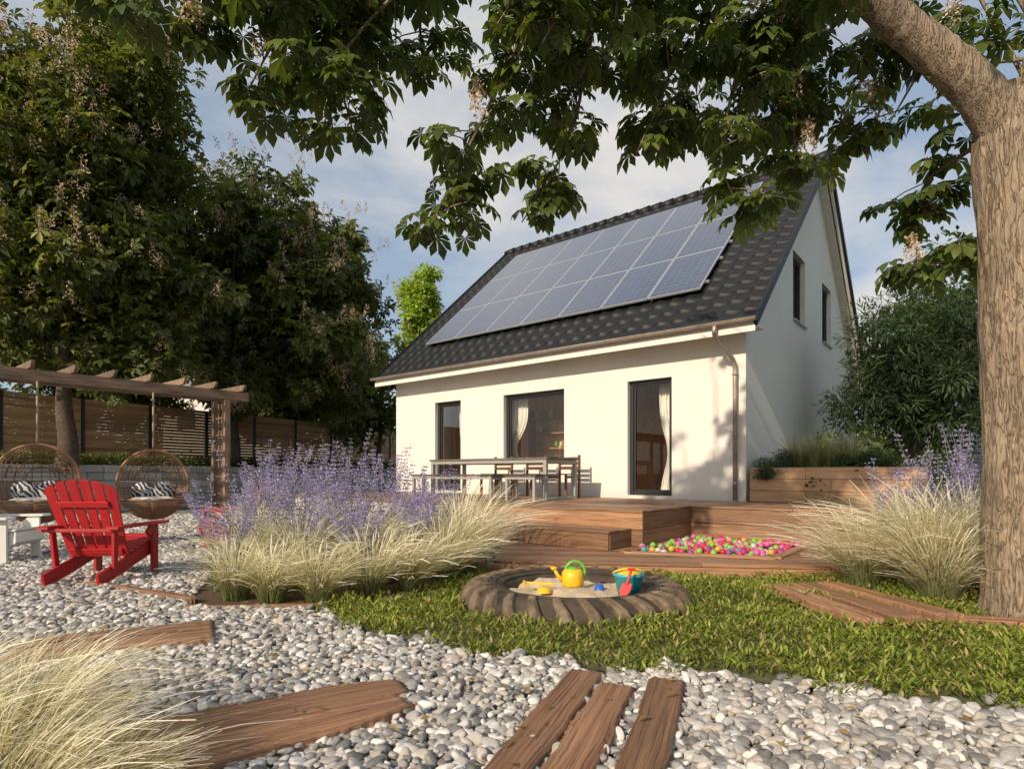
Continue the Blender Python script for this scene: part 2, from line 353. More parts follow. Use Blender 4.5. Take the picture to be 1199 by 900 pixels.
# ------------------------------------------------------------ site frame
C0=(3.85,9.7); T=Vector((-0.775,0.632,0)); S=Vector((0.632,0.775,0)); Z=Vector((0,0,1))
def ts(t,s,z=0): return Vector((C0[0],C0[1],z))+T*t+S*s
def inpoly(x,y,poly):
    x=np.asarray(x);y=np.asarray(y);r=np.zeros(x.shape,bool);n=len(poly)
    for i in range(n):
        x1,y1=poly[i];x2,y2=poly[(i+1)%n]
        c=((y1>y)!=(y2>y))&(x<(x2-x1)*(y-y1)/((y2-y1) if y2!=y1 else 1e-9)+x1); r^=c
    return r
LBX=[-1.6,-.95,-.41,0,.457,.89,1.28,1.63,2.2,4,7]; LBY=[4.6,3.87,3.53,3.34,3.15,3.08,2.96,2.82,2.54,1.9,1.2]
lawn=[(x,y) for x,y in zip(LBX,LBY)]+[(7,6.0),(-.3,6.4),(-.6,5.2)]
bed=[(-2.5,4.5),(-1.55,4.62),(-.6,5.2),(-.25,6.4),(-.4,8.4),(-3.3,10.6),(-4.2,9.2),(-3.3,7),(-2.9,5.5)]
def sheet(name,poly,z,mat):
    b=B(); b.poly([(x,y,z) for x,y in poly]); return b.obj(name,[mat])
sheet('ground',[(-400,-400),(400,-400),(400,400),(-400,400)],-0.012,'land')
sheet('gravel_path',[(-14,-3),(7,-3),(7,5),(3,12),(-4,20),(-10,19.5),(-16,8)],-0.004,'gravelbed')
sheet('lawn_soil',lawn,0.004,'turf'); sheet('flower_bed_soil',bed,0.010,'soil')
WD=Vector((0.45,0.893,0)).normalized(); WN=Vector((-WD.y,WD.x,0)); W0=Vector((-12.2,14,0))
b=B(); pts=[W0-WD*16+WN*0.2,W0+WD*40+WN*0.2,W0+WD*40+WN*60,W0-WD*16+WN*60]; b.poly([(p.x,p.y,1.24) for p in pts]); b.obj('terrain',['land'])
# ------------------------------------------------------------ pebbles (instanced)
def pebbles():
    P=[];SC=[];RO=[]
    def region(x0,x1,y0,y1,sp,size,layers):
        for l in range(layers):
            xs=np.arange(x0,x1,sp);ys=np.arange(y0,y1,sp); X,Y=np.meshgrid(xs,ys); X=X.ravel()+rng.uniform(-.5,.5,X.size)*sp; Y=Y.ravel()+rng.uniform(-.5,.5,Y.size)*sp
            k=(np.abs(X)<Y*1.15+0.8); X=X[k];Y=Y[k]
            wob=0.07*np.sin(X*9)+0.05*np.sin(X*23+1)+rng.normal(0,.03,X.size)
            k=~(inpoly(X,Y-wob,lawn)|inpoly(X,Y,bed)); 
            k&=~((Y>6.0)&(X>-0.6)) & ~((X-.5)**2+(Y-4.8)**2<0.9)
            X=X[k];Y=Y[k]; n=len(X); s=size*(0.55+0.9*rng.random(n)**1.4)
            sc=np.stack([s*(1.0+.5*rng.random(n)),s*(.80+.28*rng.random(n)),s*(.5+.3*rng.random(n))],1)
            P.append(np.stack([X,Y,0.002+l*0.017+rng.random(n)*0.016],1)); SC.append(sc); RO.append(np.stack([rng.normal(0,.35,n),rng.normal(0,.35,n),rng.random(n)*6.28],1))
    region(-5,6,1.0,4.4,0.039,0.022,2)
    region(-7.5,1,4.4,7.5,0.046,0.025,2)
    region(-13,0,7.5,15,0.075,0.034,2)
    P=np.concatenate(P);SC=np.concatenate(SC);RO=np.concatenate(RO)
    me=bpy.data.meshes.new('gravel'); me.vertices.add(len(P)); me.vertices.foreach_set('co',P.astype(np.float32).ravel())
    for nm,a in (('scl',SC),('rot',RO)):
        at=me.attributes.new(nm,'FLOAT_VECTOR','POINT'); at.data.foreach_set('vector',a.astype(np.float32).ravel())
    me.materials.append(M['pebble']); o=link(bpy.data.objects.new('gravel',me))
    g=bpy.data.node_groups.new('gravel_scatter','GeometryNodeTree'); g.interface.new_socket('Geometry',in_out='INPUT',socket_type='NodeSocketGeometry'); g.interface.new_socket('Geometry',in_out='OUTPUT',socket_type='NodeSocketGeometry')
    gi=g.nodes.new('NodeGroupInput');go=g.nodes.new('NodeGroupOutput'); ico=g.nodes.new('GeometryNodeMeshIcoSphere'); ico.inputs['Radius'].default_value=1; ico.inputs['Subdivisions'].default_value=3
    sp=g.nodes.new('GeometryNodeSetPosition'); nz=g.nodes.new('ShaderNodeTexNoise'); nz.inputs['Scale'].default_value=0.9; nz.inputs['Detail'].default_value=0
    vs=g.nodes.new('ShaderNodeVectorMath');vs.operation='SUBTRACT';vs.inputs[1].default_value=(.5,.5,.5); vm=g.nodes.new('ShaderNodeVectorMath');vm.operation='SCALE'; vm.inputs['Scale'].default_value=0.6
    g.links.new(nz.outputs['Color'],vs.inputs[0]);g.links.new(vs.outputs[0],vm.inputs[0]);g.links.new(vm.outputs[0],sp.inputs['Offset']); g.links.new(ico.outputs[0],sp.inputs[0])
    sm=g.nodes.new('GeometryNodeSetShadeSmooth'); g.links.new(sp.outputs[0],sm.inputs[0]); mt=g.nodes.new('GeometryNodeSetMaterial'); mt.inputs['Material'].default_value=M['pebble']; g.links.new(sm.outputs[0],mt.inputs[0])
    ip=g.nodes.new('GeometryNodeInstanceOnPoints'); g.links.new(gi.outputs[0],ip.inputs['Points']); g.links.new(mt.outputs[0],ip.inputs['Instance'])
    for nm,sk in (('scl','Scale'),('rot','Rotation')):
        a=g.nodes.new('GeometryNodeInputNamedAttribute'); a.data_type='FLOAT_VECTOR'; a.inputs['Name'].default_value=nm
        src=[q for q in a.outputs if q.name=='Attribute' and q.enabled][0]; g.links.new(src,ip.inputs[sk])
    g.links.new(ip.outputs[0],go.inputs[0]); md=o.modifiers.new('scatter','NODES'); md.node_group=g
pebbles()
# ------------------------------------------------------------ ground cover
def groundcover():
    n=135000; X=rng.uniform(-1.7,6,n);Y=rng.uniform(1.3,6.3,n)
    wob=0.10*np.sin(X*7)+0.06*np.sin(X*19+1)+rng.normal(0,.035,n)
    k=inpoly(X,Y-wob,lawn)&~((X-.5)**2+(Y-4.8)**2<0.85)&~((X-3.75)**2+(Y-4.3)**2<0.1)&(X<Y*1.1+.8)
    dens=np.array([noise.noise(Vector((x*1.6,y*1.6,3)))+.5*noise.noise(Vector((x*5,y*5,8))) for x,y in zip(X,Y)]); k&=(rng.random(n)<0.78+dens*0.9)
    X=X[k];Y=Y[k];dens=dens[k];n=len(X); th=rng.random(n)*6.28; D=np.stack([np.cos(th),np.sin(th),0.35+1.5*rng.random(n)],1)
    N=norm(np.stack([-np.cos(th)*.5,-np.sin(th)*.5,np.ones(n)],1)+rng.normal(size=(n,3))*.25)
    P=np.stack([X,Y,0.004+rng.random(n)**1.4*(0.045+0.07*np.clip(dens+.3,0,1))],1)
    tm=(OVAL[0]*np.array([0.46,1,1]),OVAL[1])
    C=leafcols(n,(0.14,0.205,0.035),(0.33,0.37,0.08),.3)*(1+.5*np.clip(dens,-.5,.5))[:,None]; dry=rng.random(n)<0.10; C[dry]=np.array([0.46,0.36,0.18])
    V,F,C=scatter(tm,P,D,N,0.03+0.040*rng.random(n),C); mk_np('ground_cover_lawn',V,F,'blade',None,C)
    n=420; X=rng.uniform(-3.5,4.5,n);Y=rng.uniform(1.8,6,n); P=np.stack([X,Y,np.full(n,.06)+.03*rng.random(n)],1)
    k=~((X-.5)**2+(Y-4.8)**2<0.95)&~inpoly(X,Y,bed); P=P[k];n=len(P); th=rng.random(n)*6.28
    V,F,C=scatter(OVAL,P,np.stack([np.cos(th),np.sin(th),rng.normal(0,.2,n)],1),norm(np.array([0,0,1.])+rng.normal(size=(n,3))*.4),.03+.035*rng.random(n),leafcols(n,(.22,.13,.05),(.42,.30,.12),.3)); mk_np('fallen_leaves',V,F,'blade',None,C)
groundcover()
# ------------------------------------------------------------ ornamental grass / sage
def stipa(name,x,y,h=0.6,n=750,r=0.10,w=0.0017,wind=(0.25,0.05),z0=0.0,green=0.36,spread=0.75):
    k=8; a=rng.random(n)*6.28; rb=r*np.sqrt(rng.random(n)); base=np.stack([x+rb*np.cos(a),y+rb*np.sin(a),np.full(n,z0)],1)
    L=h*(0.5+0.7*rng.random(n)); az=a+rng.normal(0,.6,n); sp=spread*(0.2+1.0*rng.random(n))
    u=np.linspace(0,1,k)[None,:,None]; hd=np.stack([np.cos(az),np.sin(az),np.zeros(n)],1)[:,None,:]; wd=np.array([wind[0],wind[1],0])[None,None,:]*(0.3+1.4*rng.random((n,1,1)))
    c=(sp[:,None,None])*(0.35*u+0.75*u**2.4); g=rng.random((n,1,1))<green
    pl=np.where(g,1.0,1.12)
    pos=base[:,None,:]+L[:,None,None]*pl*(hd*c+wd*u**2.2+np.array([0,0,1.0])*(u*1.0-0.45*sp[:,None,None]*u**3))
    pos+=rng.normal(0,.005,pos.shape)*u
    side=norm(np.cross(hd,np.array([0,0,1.0])+0*hd)+rng.normal(0,.5,(n,1,3)))
    ww=w*np.where(g,1.25-0.9*u,0.6+1.1*np.clip((u-.55)*3,0,1)-1.0*np.clip((u-.88)*8,0,1))*(0.8+0.5*rng.random((n,1,1)))
    A=pos-side*ww; Bq=pos+side*ww; V=np.stack([A,Bq],2).reshape(n,k*2,3)
    F=np.array([(2*i,2*i+1,2*i+3,2*i+2) for i in range(k-1)]); F=(F[None]+(np.arange(n)*2*k)[:,None,None]).reshape(-1,4)
    cg=np.array([0.15,0.185,0.065]);cs=np.array([0.56,0.50,0.37]); cw=np.array([0.82,0.78,0.69])
    tt=np.clip(u*1.6-0.15,0,1); cA=cg*(1-tt)+cs*tt; cA=np.where(u>0.5,cs+(cw-cs)*np.clip((u-0.5)/0.3,0,1),cA); cB=cg*(1.1-0.1*u)+(cs-cg)*u*0.5
    col=np.where(g,cB,cA)*(0.75+0.45*rng.random((n,1,1))); col=np.repeat(col,2,axis=1).reshape(-1,3)
    return mk_np(name,V.reshape(-1,3),F,'blade',None,col)
for x,y,h in [(-2.3,4.9,.48),(-1.95,4.8,.52),(-1.55,4.75,.50),(-1.2,5.0,.55),(-.9,5.2,.50),(-.62,5.6,.66),(-.48,5.95,.80),(-.8,6.2,.8),(-2.5,5.5,.6),(-1.95,5.45,.6),(-1.45,5.6,.6),(-1.1,5.8,.6),(-2.8,6.4,.65),(-2.2,6.6,.7),(-.6,6.9,.8),(-1.3,6.7,.7),(-3.2,7.6,.8),(-3.1,6.9,.7)]:
    stipa('feather_grass',x,y,h*R(.9,1.12),n=600,w=0.0022,r=.10,wind=(R(.05,.3),R(-.1,.1)))
for x,y,h in [(3.15,5.3,.7),(3.5,5.0,.8),(3.85,5.15,.9),(4.15,4.9,.85),(3.4,4.7,.6),(4.3,5.4,.9),(3.7,5.5,.9)]:
    stipa('feather_grass',x,y,h,n=680,w=0.0022,r=.12,wind=(R(-.3,.05),-.05))
for x,y,h in [(-1.85,2.2,.40),(-1.62,1.9,.38),(-1.42,1.62,.34),(-2.25,2.2,.42),(-1.95,1.8,.40),(-1.3,1.85,.20)]:
    stipa('feather_grass',x,y,h,n=850,w=0.0011,wind=(.4,.0),r=.10)
def sage(name,x,y,h=1.2,n=21,spread=.34):
    e=empty(name); b=B(); parts=[]
    for i in range(n):
        a=R(0,6.28); l=h*R(.6,1.08); tip=Vector((x+math.cos(a)*spread*R(.3,1.3)*l,y+math.sin(a)*spread*R(.3,1.3)*l,l)); p0=Vector((x+R(-.08,.08),y+R(-.08,.08),0)); mid=p0.lerp(tip,.5)+Vector((0,0,.08))
        b.tube([p0,mid,tip],[.004,.003,.0015],4,tint=.5,cap=False)
        m=110; k=rng.random(m)**.8; k=0.42+0.58*k
        k=np.round(k*24)/24+rng.normal(0,.004,m)
        Q=np.outer((1-k)**2,p0)+np.outer(2*k*(1-k),mid*2-(p0+tip)*.5)+np.outer(k*k,tip)
        rr=0.036*(1.25-k); th=rng.random(m)*6.28; Q[:,0]+=rr*np.cos(th);Q[:,1]+=rr*np.sin(th)
        D=norm(np.stack([np.cos(th),np.sin(th),rng.random(m)],1)); N=norm(rng.normal(size=(m,3)))
        parts.append(scatter(OVAL,Q,D,N,np.full(m,.022)*(.7+.6*rng.random(m)),leafcols(m,(.24,.20,.50),(.48,.42,.78),.25)))
        m=26;k=rng.random(m)*.55; Q=np.outer(1-k,p0)+np.outer(k,mid); th=rng.random(m)*6.28; D=norm(np.stack([np.cos(th),np.sin(th),.6+0*th],1)); parts.append(scatter(OVAL,Q,D,norm(rng.normal(size=(m,3))),np.full(m,.055),leafcols(m,(.12,.16,.09),(.2,.24,.15))))
    V,F,C=cat(parts); mk_np('flower_spikes',V,F,'flower',e,C); b.obj('stems',[M['stem']],e)
M['stem']=m_plain('grey_green_stem',(.25,.3,.2),.8)
for x,y,h in [(-2.55,6.0,1.3),(-2.15,5.8,1.3),(-2.0,6.6,1.45),(-1.6,6.1,1.3),(-1.15,6.2,1.1),(-2.9,7.2,1.35),(-1.5,7.2,1.35),(-.85,6.7,1.1),(-3.4,8.2,1.3),(-1.85,5.5,1.1),(-1.4,5.4,.95),(-2.6,5.3,1.0),(-.9,5.9,.95)]: sage('russian_sage',x,y,h)
for x,y,h in [(4.05,5.55,1.4),(3.72,5.75,1.15),(4.4,5.5,1.45),(4.15,5.2,1.3)]: sage('russian_sage',x,y,h,n=24,spread=.24)
# ------------------------------------------------------------ house
H=1.05; L=8.84; W=9.74; TZ=3.90; K=0.894
house=empty('white_house')
def wall(name,O,U,Nn,length,ztop,ops,th=.3,extra=(),mat='stucco',z0=0.0):
    b=B(); us=sorted(set([0,length]+[o[0] for o in ops]+[o[1] for o in ops]+list(extra)))
    def P(u,z,d): return O+U*u+Z*z+Nn*d
    for a,c in zip(us[:-1],us[1:]):
        op=[o for o in ops if o[0]<=a+1e-6 and o[1]>=c-1e-6]
        spans=[((z0,z0),(ztop(a),ztop(c)))] if not op else [((z0,z0),(op[0][2],op[0][2])),((op[0][3],op[0][3]),(ztop(a),ztop(c)))]
        for lo,hi in spans:
            for d in (0,th): b.poly([P(a,lo[0],d),P(c,lo[1],d),P(c,hi[1],d),P(a,hi[0],d)])
    for u0,u1,a,c in ops:
        for q in ([P(u0,a,0),P(u0,a,th),P(u0,c,th),P(u0,c,0)],[P(u1,a,0),P(u1,a,th),P(u1,c,th),P(u1,c,0)],[P(u0,a,0),P(u1,a,0),P(u1,a,th),P(u0,a,th)],[P(u0,c,0),P(u1,c,0),P(u1,c,th),P(u0,c,th)]): b.poly(q)
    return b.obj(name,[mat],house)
def window(name,O,U,Nn,o,mull=None,sill=True):
    b=B(); u0,u1,a,c=o; d=.14; fw=.07
    def P(u,z,dd): return O+U*u+Z*z+Nn*dd
    for (p,q,w) in [((u0+fw/2,a+fw),(u0+fw/2,c-fw),fw),((u1-fw/2,a+fw),(u1-fw/2,c-fw),fw)]+([((mull,a+fw),(mull,c-fw),fw*.9)] if mull else []):
        b.seg(P(p[0],p[1],d),P(q[0],q[1],d),w,.08,up=Nn,mat=0)
    for z in (a+fw/2,c-fw/2): b.seg(P(u0+.001,z,d),P(u1-.001,z,d),fw,.082,up=Nn,mat=0)
    e=fw; si=.035
    for uu in (u0+e+si/2,u1-e-si/2): b.seg(P(uu,a+e,d+.015),P(uu,c-e,d+.015),si,.05,up=Nn)
    for z in (a+e+si/2,c-e-si/2): b.seg(P(u0+e+si,z,d+.015),P(u1-e-si,z,d+.015),si,.05,up=Nn)
    b.poly([P(u0+.05,a+.05,d+.01),P(u1-.05,a+.05,d+.01),P(u1-.05,c-.05,d+.01),P(u0+.05,c-.05,d+.01)],mat=1)
    if sill: b.seg(P(u0-.03,a-.012,.0+.04),P(u1+.03,a-.012,.04),.20,.02,up=Z,mat=2)
    b.obj(name,['frame','glass','alu'],house,bevel=.003)
fo=[(1.29,2.17,.66,2.79),(3.6,5.21,1.32,2.79),(6.52,7.39,.66,2.79)]
O=ts(0,0); flat=lambda u:3.75
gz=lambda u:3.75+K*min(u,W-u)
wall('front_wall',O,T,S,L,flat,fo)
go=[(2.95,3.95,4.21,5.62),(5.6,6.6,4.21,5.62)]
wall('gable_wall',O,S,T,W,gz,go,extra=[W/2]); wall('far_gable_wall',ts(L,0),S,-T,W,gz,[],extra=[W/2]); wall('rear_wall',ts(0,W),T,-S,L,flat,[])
window('terrace_door',O,T,S,fo[0],sill=False); window('front_window',O,T,S,fo[1]); window('side_terrace_door',O,T,S,fo[2],sill=False)
for o in go: window('gable_window',O,S,T,o)
b=B(); b.box(ts(1.7,3.0,2),T,S,Z,(2.6,.1,2.9)); b.box(ts(L/2,1.65,.57),T,S,Z,(L-.62,2.6,.1),mat=1); b.box(ts(L/2,1.65,3.35),T,S,Z,(L-.62,2.6,.1),mat=2)
b.box(ts(5.75,1.75,2),T,S,Z,(5.4,.1,2.7))
b.box(ts(3.0,1.62,2),T,S,Z,(.1,2.6,2.7)); b.obj('interior_room',['room','planterwood','trimwhite'],house)
b=B(); tc=4.95; sc=1.5
for k in range(4): b.box(ts(tc,sc,1.30+k*.36),T,S,Z,(1.2,.26,.03),mat=0)
for i in range(22): b.box(ts(tc-.5+R(0,1.0),sc,1.33+random.choice([0,.36,.72,1.08])+.08),T,S,Z,(.06,.10,R(.1,.18)),mat=random.choice([0,1,2,3]))
b.box(ts(tc-.6,sc,1.6),T,S,Z,(.03,.26,2),mat=0);b.box(ts(tc+.6,sc,1.6),T,S,Z,(.03,.26,2),mat=0)
b.obj('shelf_with_crockery',['planterwood','curtain','green','gutter'],house)
def curtain(name,t0,t1,z0,z1,pinch=0.0,s=.42,side=1):
    b=B(); n=60;m=14
    for j in range(m+1):
        v=j/m; z=z1+(z0-z1)*v; pw=1-pinch*math.exp(-((v-.62)/.22)**2)
        for i in range(n+1):
            u=i/n; t=t0+(t1-t0)*(u*pw) if side>0 else t1-(t1-t0)*((1-u)*pw)
            b.v.append(tuple(ts(t,s+.03*math.sin(u*50+v*1.5)+.01*math.sin(u*23),z)))
    for j in range(m):
        for i in range(n):
            a=j*(n+1)+i; b.f.append([a,a+1,a+n+2,a+n+1]); b.uv+=[(0,0)]*4;b.m.append(0);b.t.append(.5);b.sm.append(True)
    b.obj(name,['curtain'],house)
curtain('curtain',4.85,5.6,.9,2.78,.45,side=-1); curtain('curtain',1.25,1.72,.64,2.78,.35); curtain('curtain',6.6,6.95,.64,2.78,.3)
def rooftiles(name,t0,t1,s0,Sd,flip=False):
    tw=.30;rw=.345;cs=1/math.sqrt(1+K*K); nt=int((t1-t0)/tw*10)+1; tv=np.linspace(t0,t1,nt); slope=(4.87-s0)/cs+.02; rows=[]
    q=0
    while q<slope:
        for f in (0,.45,.985):
            if q+f*rw<=slope: rows.append((q+f*rw,.017*(1-f)))
        q+=rw
    V=[];nrm=np.array([-K*cs,cs])
    for sl,st in rows:
        ph=(tv/tw)%1; wv=.023*np.where(ph<.5,np.sin(ph/.5*math.pi)*-.3,np.sin((ph-.5)/.5*math.pi)*1.0)
        o=wv+st+.0; sd=s0+sl*cs+o*nrm[0]; zz=TZ+K*(s0+sl*cs)+o*nrm[1]
        if flip: sd=W-sd
        V.append(np.stack([C0[0]+T.x*tv+S.x*sd,C0[1]+T.y*tv+S.y*sd,zz],1))
    m=len(V);V=np.concatenate(V); i=np.arange(m-1)[:,None]*nt+np.arange(nt-1)[None]; i=i.ravel(); F=np.stack([i,i+1,i+nt+1,i+nt],1)
    return mk_np(name,V,F,'tile',house,smooth=False)
rooftiles('roof_tiles_front',-.3,9.14,-.5,S); rooftiles('roof_tiles_rear',-.3,9.14,-.5,S,True)
b=B(); cs=1/math.sqrt(1+K*K)
for sg in (0,1):
    def q(t,s,dz): 
        return ts(t,(W-s) if sg else s,TZ+K*s+dz)
    for t in (-.3,9.14): b.seg(q(t,-.5,-.04),q(t,4.86,-.04),.05,.13,mat=0)
    for t in (-.245,9.085): b.seg(q(t,-.42,-.17),q(t,4.80,-.17),.05,.12,mat=1)
    b.seg(q(L/2,-.38,-.11) ,q(L/2,4.86,-.11),9.2,.10,mat=1)
    z=3.395; b.seg(ts(-.28,(W+.22) if sg else -.22,z),ts(9.12,(W+.22) if sg else -.22,z),.44,.03,mat=1)
    b.seg(ts(-.285,(W+.45) if sg else -.45,3.375),ts(9.125,(W+.45) if sg else -.45,3.375),.025,.18,mat=1)
b.obj('roof_structure',['tile','trimwhite'],house)
b=B()
n=28
for i in range(n):
    t=-.32+i*(9.46/n); b.tube([ts(t,4.87,TZ+K*4.87-.03),ts(t+9.46/n+.03,4.87,TZ+K*4.87-.045)],[.14,.125],14)
b.obj('ridge_tiles',['tile'],house)
b=B(); s0=-.525; n=12;g=[]
for t in (-.32,9.16):
    ring=[]
    for j in range(n+1):
        a=math.pi+math.pi*j/n; ring.append(ts(t,s0-.02+.05*math.cos(a),3.475+.05*math.sin(a)))
    g.append(ring)
for j in range(n): b.poly([g[0][j],g[1][j],g[1][j+1],g[0][j+1]],smooth=True)
b.poly(g[0]);b.poly(g[1])
b.tube([ts(-.32,s0-.07,3.475),ts(9.16,s0-.07,3.475)],.008,6)
pp=cr([ts(.32,-.545,3.43),ts(.32,-.545,3.3),ts(.28,-.45,3.16),ts(.17,-.16,2.95),ts(.15,-.08,2.8),ts(.15,-.08,2.6)],22)
b.tube(list(pp)+[ts(.15,-.08,.62)],.038,12)
for z in (2.7,1.7,.9): b.tube([ts(.15,-.08,z-.02),ts(.15,-.08,z+.02)],.045,12)
b.obj('gutter_and_downpipe',['gutter'],house)
b=B(); sd=(S*cs+Z*(K*cs)); nn=(Z*cs-S*(K*cs)); pw=1.03;ph=1.67; st=ts(.9,.42,TZ+K*.42)
for i in range(7):
    for j in range(3):
        c=st+T*(pw*(i+.5))+sd*(ph*(j+.5))+nn*.115
        b.box(c,T,sd,nn,(pw-.016,ph-.016,.035),mat=0)
        u=(pw-.016)/2-.020;v=(ph-.016)/2-.020
        b.poly([c-T*u-sd*v+nn*.0195,c+T*u-sd*v+nn*.0195,c+T*u+sd*v+nn*.0195,c-T*u+sd*v+nn*.0195],[(0,0),(1,0),(1,1),(0,1)],1)
for j in range(3):
    for k in (.35,1.3): b.box(st+T*3.6+sd*(ph*j+k)+nn*.07,T,sd,nn,(7.3,.04,.04),mat=0)
b.obj('solar_panels',['alu','solar'],house)
# ------------------------------------------------------------ decks
def boards(b,s0,s1,t0,t1,z,w=.14,th=.03,mat=0,seg=3.2):
    s=s0
    while s<s1-.01:
        ww=min(w,s1-s); x=t0; first=R(1,seg)
        while x<t1-.01:
            e=min(t1,x+first); first=seg
            b.box(ts((x+e)/2,s+ww/2,z-th/2),T,S,Z,(e-x-.004,ww-.006,th),mat); x=e
        s+=w
deck=empty('wooden_terrace_deck'); b=B()
boards(b,-3.3,-1.78,.2,8.6,.60); boards(b,-1.78,-.005,-3.3,8.6,.60)
def riser(p0,p1,z0,z1,n=2,th=.03):
    h=(z1-z0)/n
    for i in range(n): b.seg(Vector((p0.x,p0.y,z0+h*(i+.5))),Vector((p1.x,p1.y,z0+h*(i+.5))),th,h-.006)
riser(ts(.2,-3.285),ts(3.0,-3.285),.15,.568,2); riser(ts(.215,-3.27),ts(.215,-1.78),.15,.568,2); riser(ts(.2,-1.765),ts(-3.3,-1.765),.15,.568,2); riser(ts(-3.285,-1.75),ts(-3.285,0),0,.568,3)
boards(b,-3.86,-3.302,.35,2.45,.375); riser(ts(.36,-3.845),ts(2.44,-3.845),.15,.343,1); riser(ts(.365,-3.83),ts(.365,-3.31),.15,.343,1)
b.obj('upper_deck',['deck'],deck,bevel=.004)
b=B(); pit=[ts(.12,-3.9),ts(.12,-1.86),ts(-1.35,-1.86),ts(-1.35,-3.3)]
e=Vector((.993,-.12,0)).normalized(); ey=Vector((.12,.993,0)).normalized(); A0=Vector((-.2,6.15,0))
def hits(o,d,poly):
    r=[]
    for i in range(4):
        p=poly[i];q=poly[(i+1)%4]; ex=q-p; den=d.x*ex.y-d.y*ex.x
        if abs(den)<1e-9: continue
        w=p-o; k=(w.x*ex.y-w.y*ex.x)/den; m=(w.x*d.y-w.y*d.x)/den
        if 0<=m<=1: r.append(k)
    return sorted(r)
y=0
while y<4.0:
    o=A0+ey*(y+.07); x0=-.08*y-.0; x1=4.5+y*.3
    hh=[hits(o+ey*dy,e,pit) for dy in (-.07,.07)]; cuts=[]
    if any(len(h)==2 for h in hh):
        hs=[h for h in hh if len(h)==2]; cuts=[min(h[0] for h in hs),max(h[1] for h in hs)]
    spans=[(x0,x1)] if not cuts else [(x0,cuts[0]),(cuts[1],x1)]
    for a,c in spans:
        while a<c-.02:
            f=min(c,a+R(1.6,3.2)); p=o+e*((a+f)/2); b.box((p.x,p.y,.135),e,ey,Z,(f-a-.004,.134,.03)); a=f
    y+=.14
p0=A0+ey*-.02; b.seg(Vector((p0.x,p0.y,.06))-e*.02,Vector((p0.x,p0.y,.06))+e*4.5,.03,.118)
for i in range(4):
    p=pit[i];q=pit[(i+1)%4]; b.seg(Vector((p.x,p.y,.158)),Vector((q.x,q.y,.158)),.12,.03)
    b.seg(Vector((p.x,p.y,.07)),Vector((q.x,q.y,.07)),.02,.15)
b.obj('lower_deck',['deck'],deck,bevel=.004)
bm=bmesh.new(); bmesh.ops.create_icosphere(bm,subdivisions=2,radius=1); bv=np.array([v.co[:] for v in bm.verts]); bf=np.array([[v.index for v in f.verts] for f in bm.faces]); bm.free()
n=1300; tt=rng.uniform(-1.28,.05,n); sx=rng.uniform(-3.8,-1.93,n); acc=[]
for t,s in zip(tt,sx):
    if s<-3.25-(t+1.35)*.40: continue
    if all((t-a)**2+(s-c)**2>.06**2 for a,c in acc): acc.append((t,s))
P=np.array([ts(t,s,.155+R(-.02,.045))[:] for t,s in acc]); n=len(P)
pal=np.array([(.50,.03,.14),(.55,.12,.30),(.42,.02,.03),(.20,.42,.06),(.5,.48,.45),(.25,.05,.22),(.55,.35,.06),(.05,.28,.32)]); C=pal[rng.choice(8,n,p=[.25,.15,.13,.24,.06,.08,.05,.04])]
V,F,C=scatter((bv,bf),P,np.tile([0,1.,0],(n,1)),np.tile([0,0,1.],(n,1)),np.full(n,.038),C); mk_np('ball_pit_balls',V,F,'ball',None,C,True)
pl=empty('wooden_planter'); b=B()
for k in range(3):
    z=.605+.09+k*.185-.0
    b.seg(ts(-.06,.02,z),ts(-1.25 if k%2 else -.9,.02,z),.04,.18); b.seg(ts(-1.255 if k%2 else -.905,.02,z),ts(-2.45,.02,z),.04,.18)
    b.seg(ts(-2.43,.045,z),ts(-2.43,.9,z),.04,.18); b.seg(ts(-.08,.045,z),ts(-.08,.9,z),.04,.18); b.seg(ts(-.06,.92,z),ts(-2.45,.92,z),.04,.18)
b.obj('boards',['planterwood'],pl,bevel=.005); b=B(); b.box(ts(-1.25,.47,.6+.24),T,S,Z,(2.3,.84,.48)); b.obj('soil',['soil'],pl)
def shrub(name,c,rd,n,size,tmpl,ca,cb,clumps=10,clr=.2):
    pts=np.array(c)+norm(rng.normal(size=(clumps,3)))*np.array(rd)*rng.random((clumps,1))**.5; pts[:,2]=np.maximum(pts[:,2],c[2]-rd[2]*.9)
    e=empty(name); V,F,C=crown(pts,clr,n//clumps,tmpl,size,ca,cb); mk_np('foliage',V,F,'leaffar',e,C)
    b=B()
    for p in pts: b.tube([(c[0],c[1],c[2]-rd[2]),tuple(p)],[.015,.005],5,cap=False)
    b.obj('stems',['darkbark'],e)
p=ts(-.5,.4,1.22); shrub('evergreen_shrub',p,(.38,.3,.2),5000,.06,NEED,(.03,.06,.025),(.08,.12,.045),18,.15)
p=ts(-.35,.03,1.06); shrub('evergreen_shrub',p,(.24,.12,.1),1800,.05,NEED,(.04,.07,.025),(.09,.12,.04),10,.1)
p=ts(-1.7,.45,1.18); shrub('evergreen_shrub',p,(.55,.25,.16),5000,.05,OVAL,(.03,.06,.02),(.07,.11,.03),20,.15)
for t in (-.7,-.95,-1.2,-1.45): p=ts(t,.45,0); stipa('ornamental_grass',p.x,p.y,.6,n=300,w=.004,z0=1.08,green=1.0,wind=(0,0),spread=.5)
def stonewall(name,p0,d,nrm,length,h,ch=.22,th=.3,bl=(.35,.75)):
    e=empty(name); b=B(); z=0
    while z<h-.01:
        hh=min(ch,h-z); x=-R(0,.3)
        while x<length:
            l=R(*bl); c=p0+d*(x+l/2)+nrm*(th/2+R(-.008,.008)); b.box((c.x,c.y,z+hh/2),d,nrm,Z,(l-.012,th,hh-.012)); x+=l
        z+=hh
    b.obj('blocks',['granite'],e,bevel=.012)
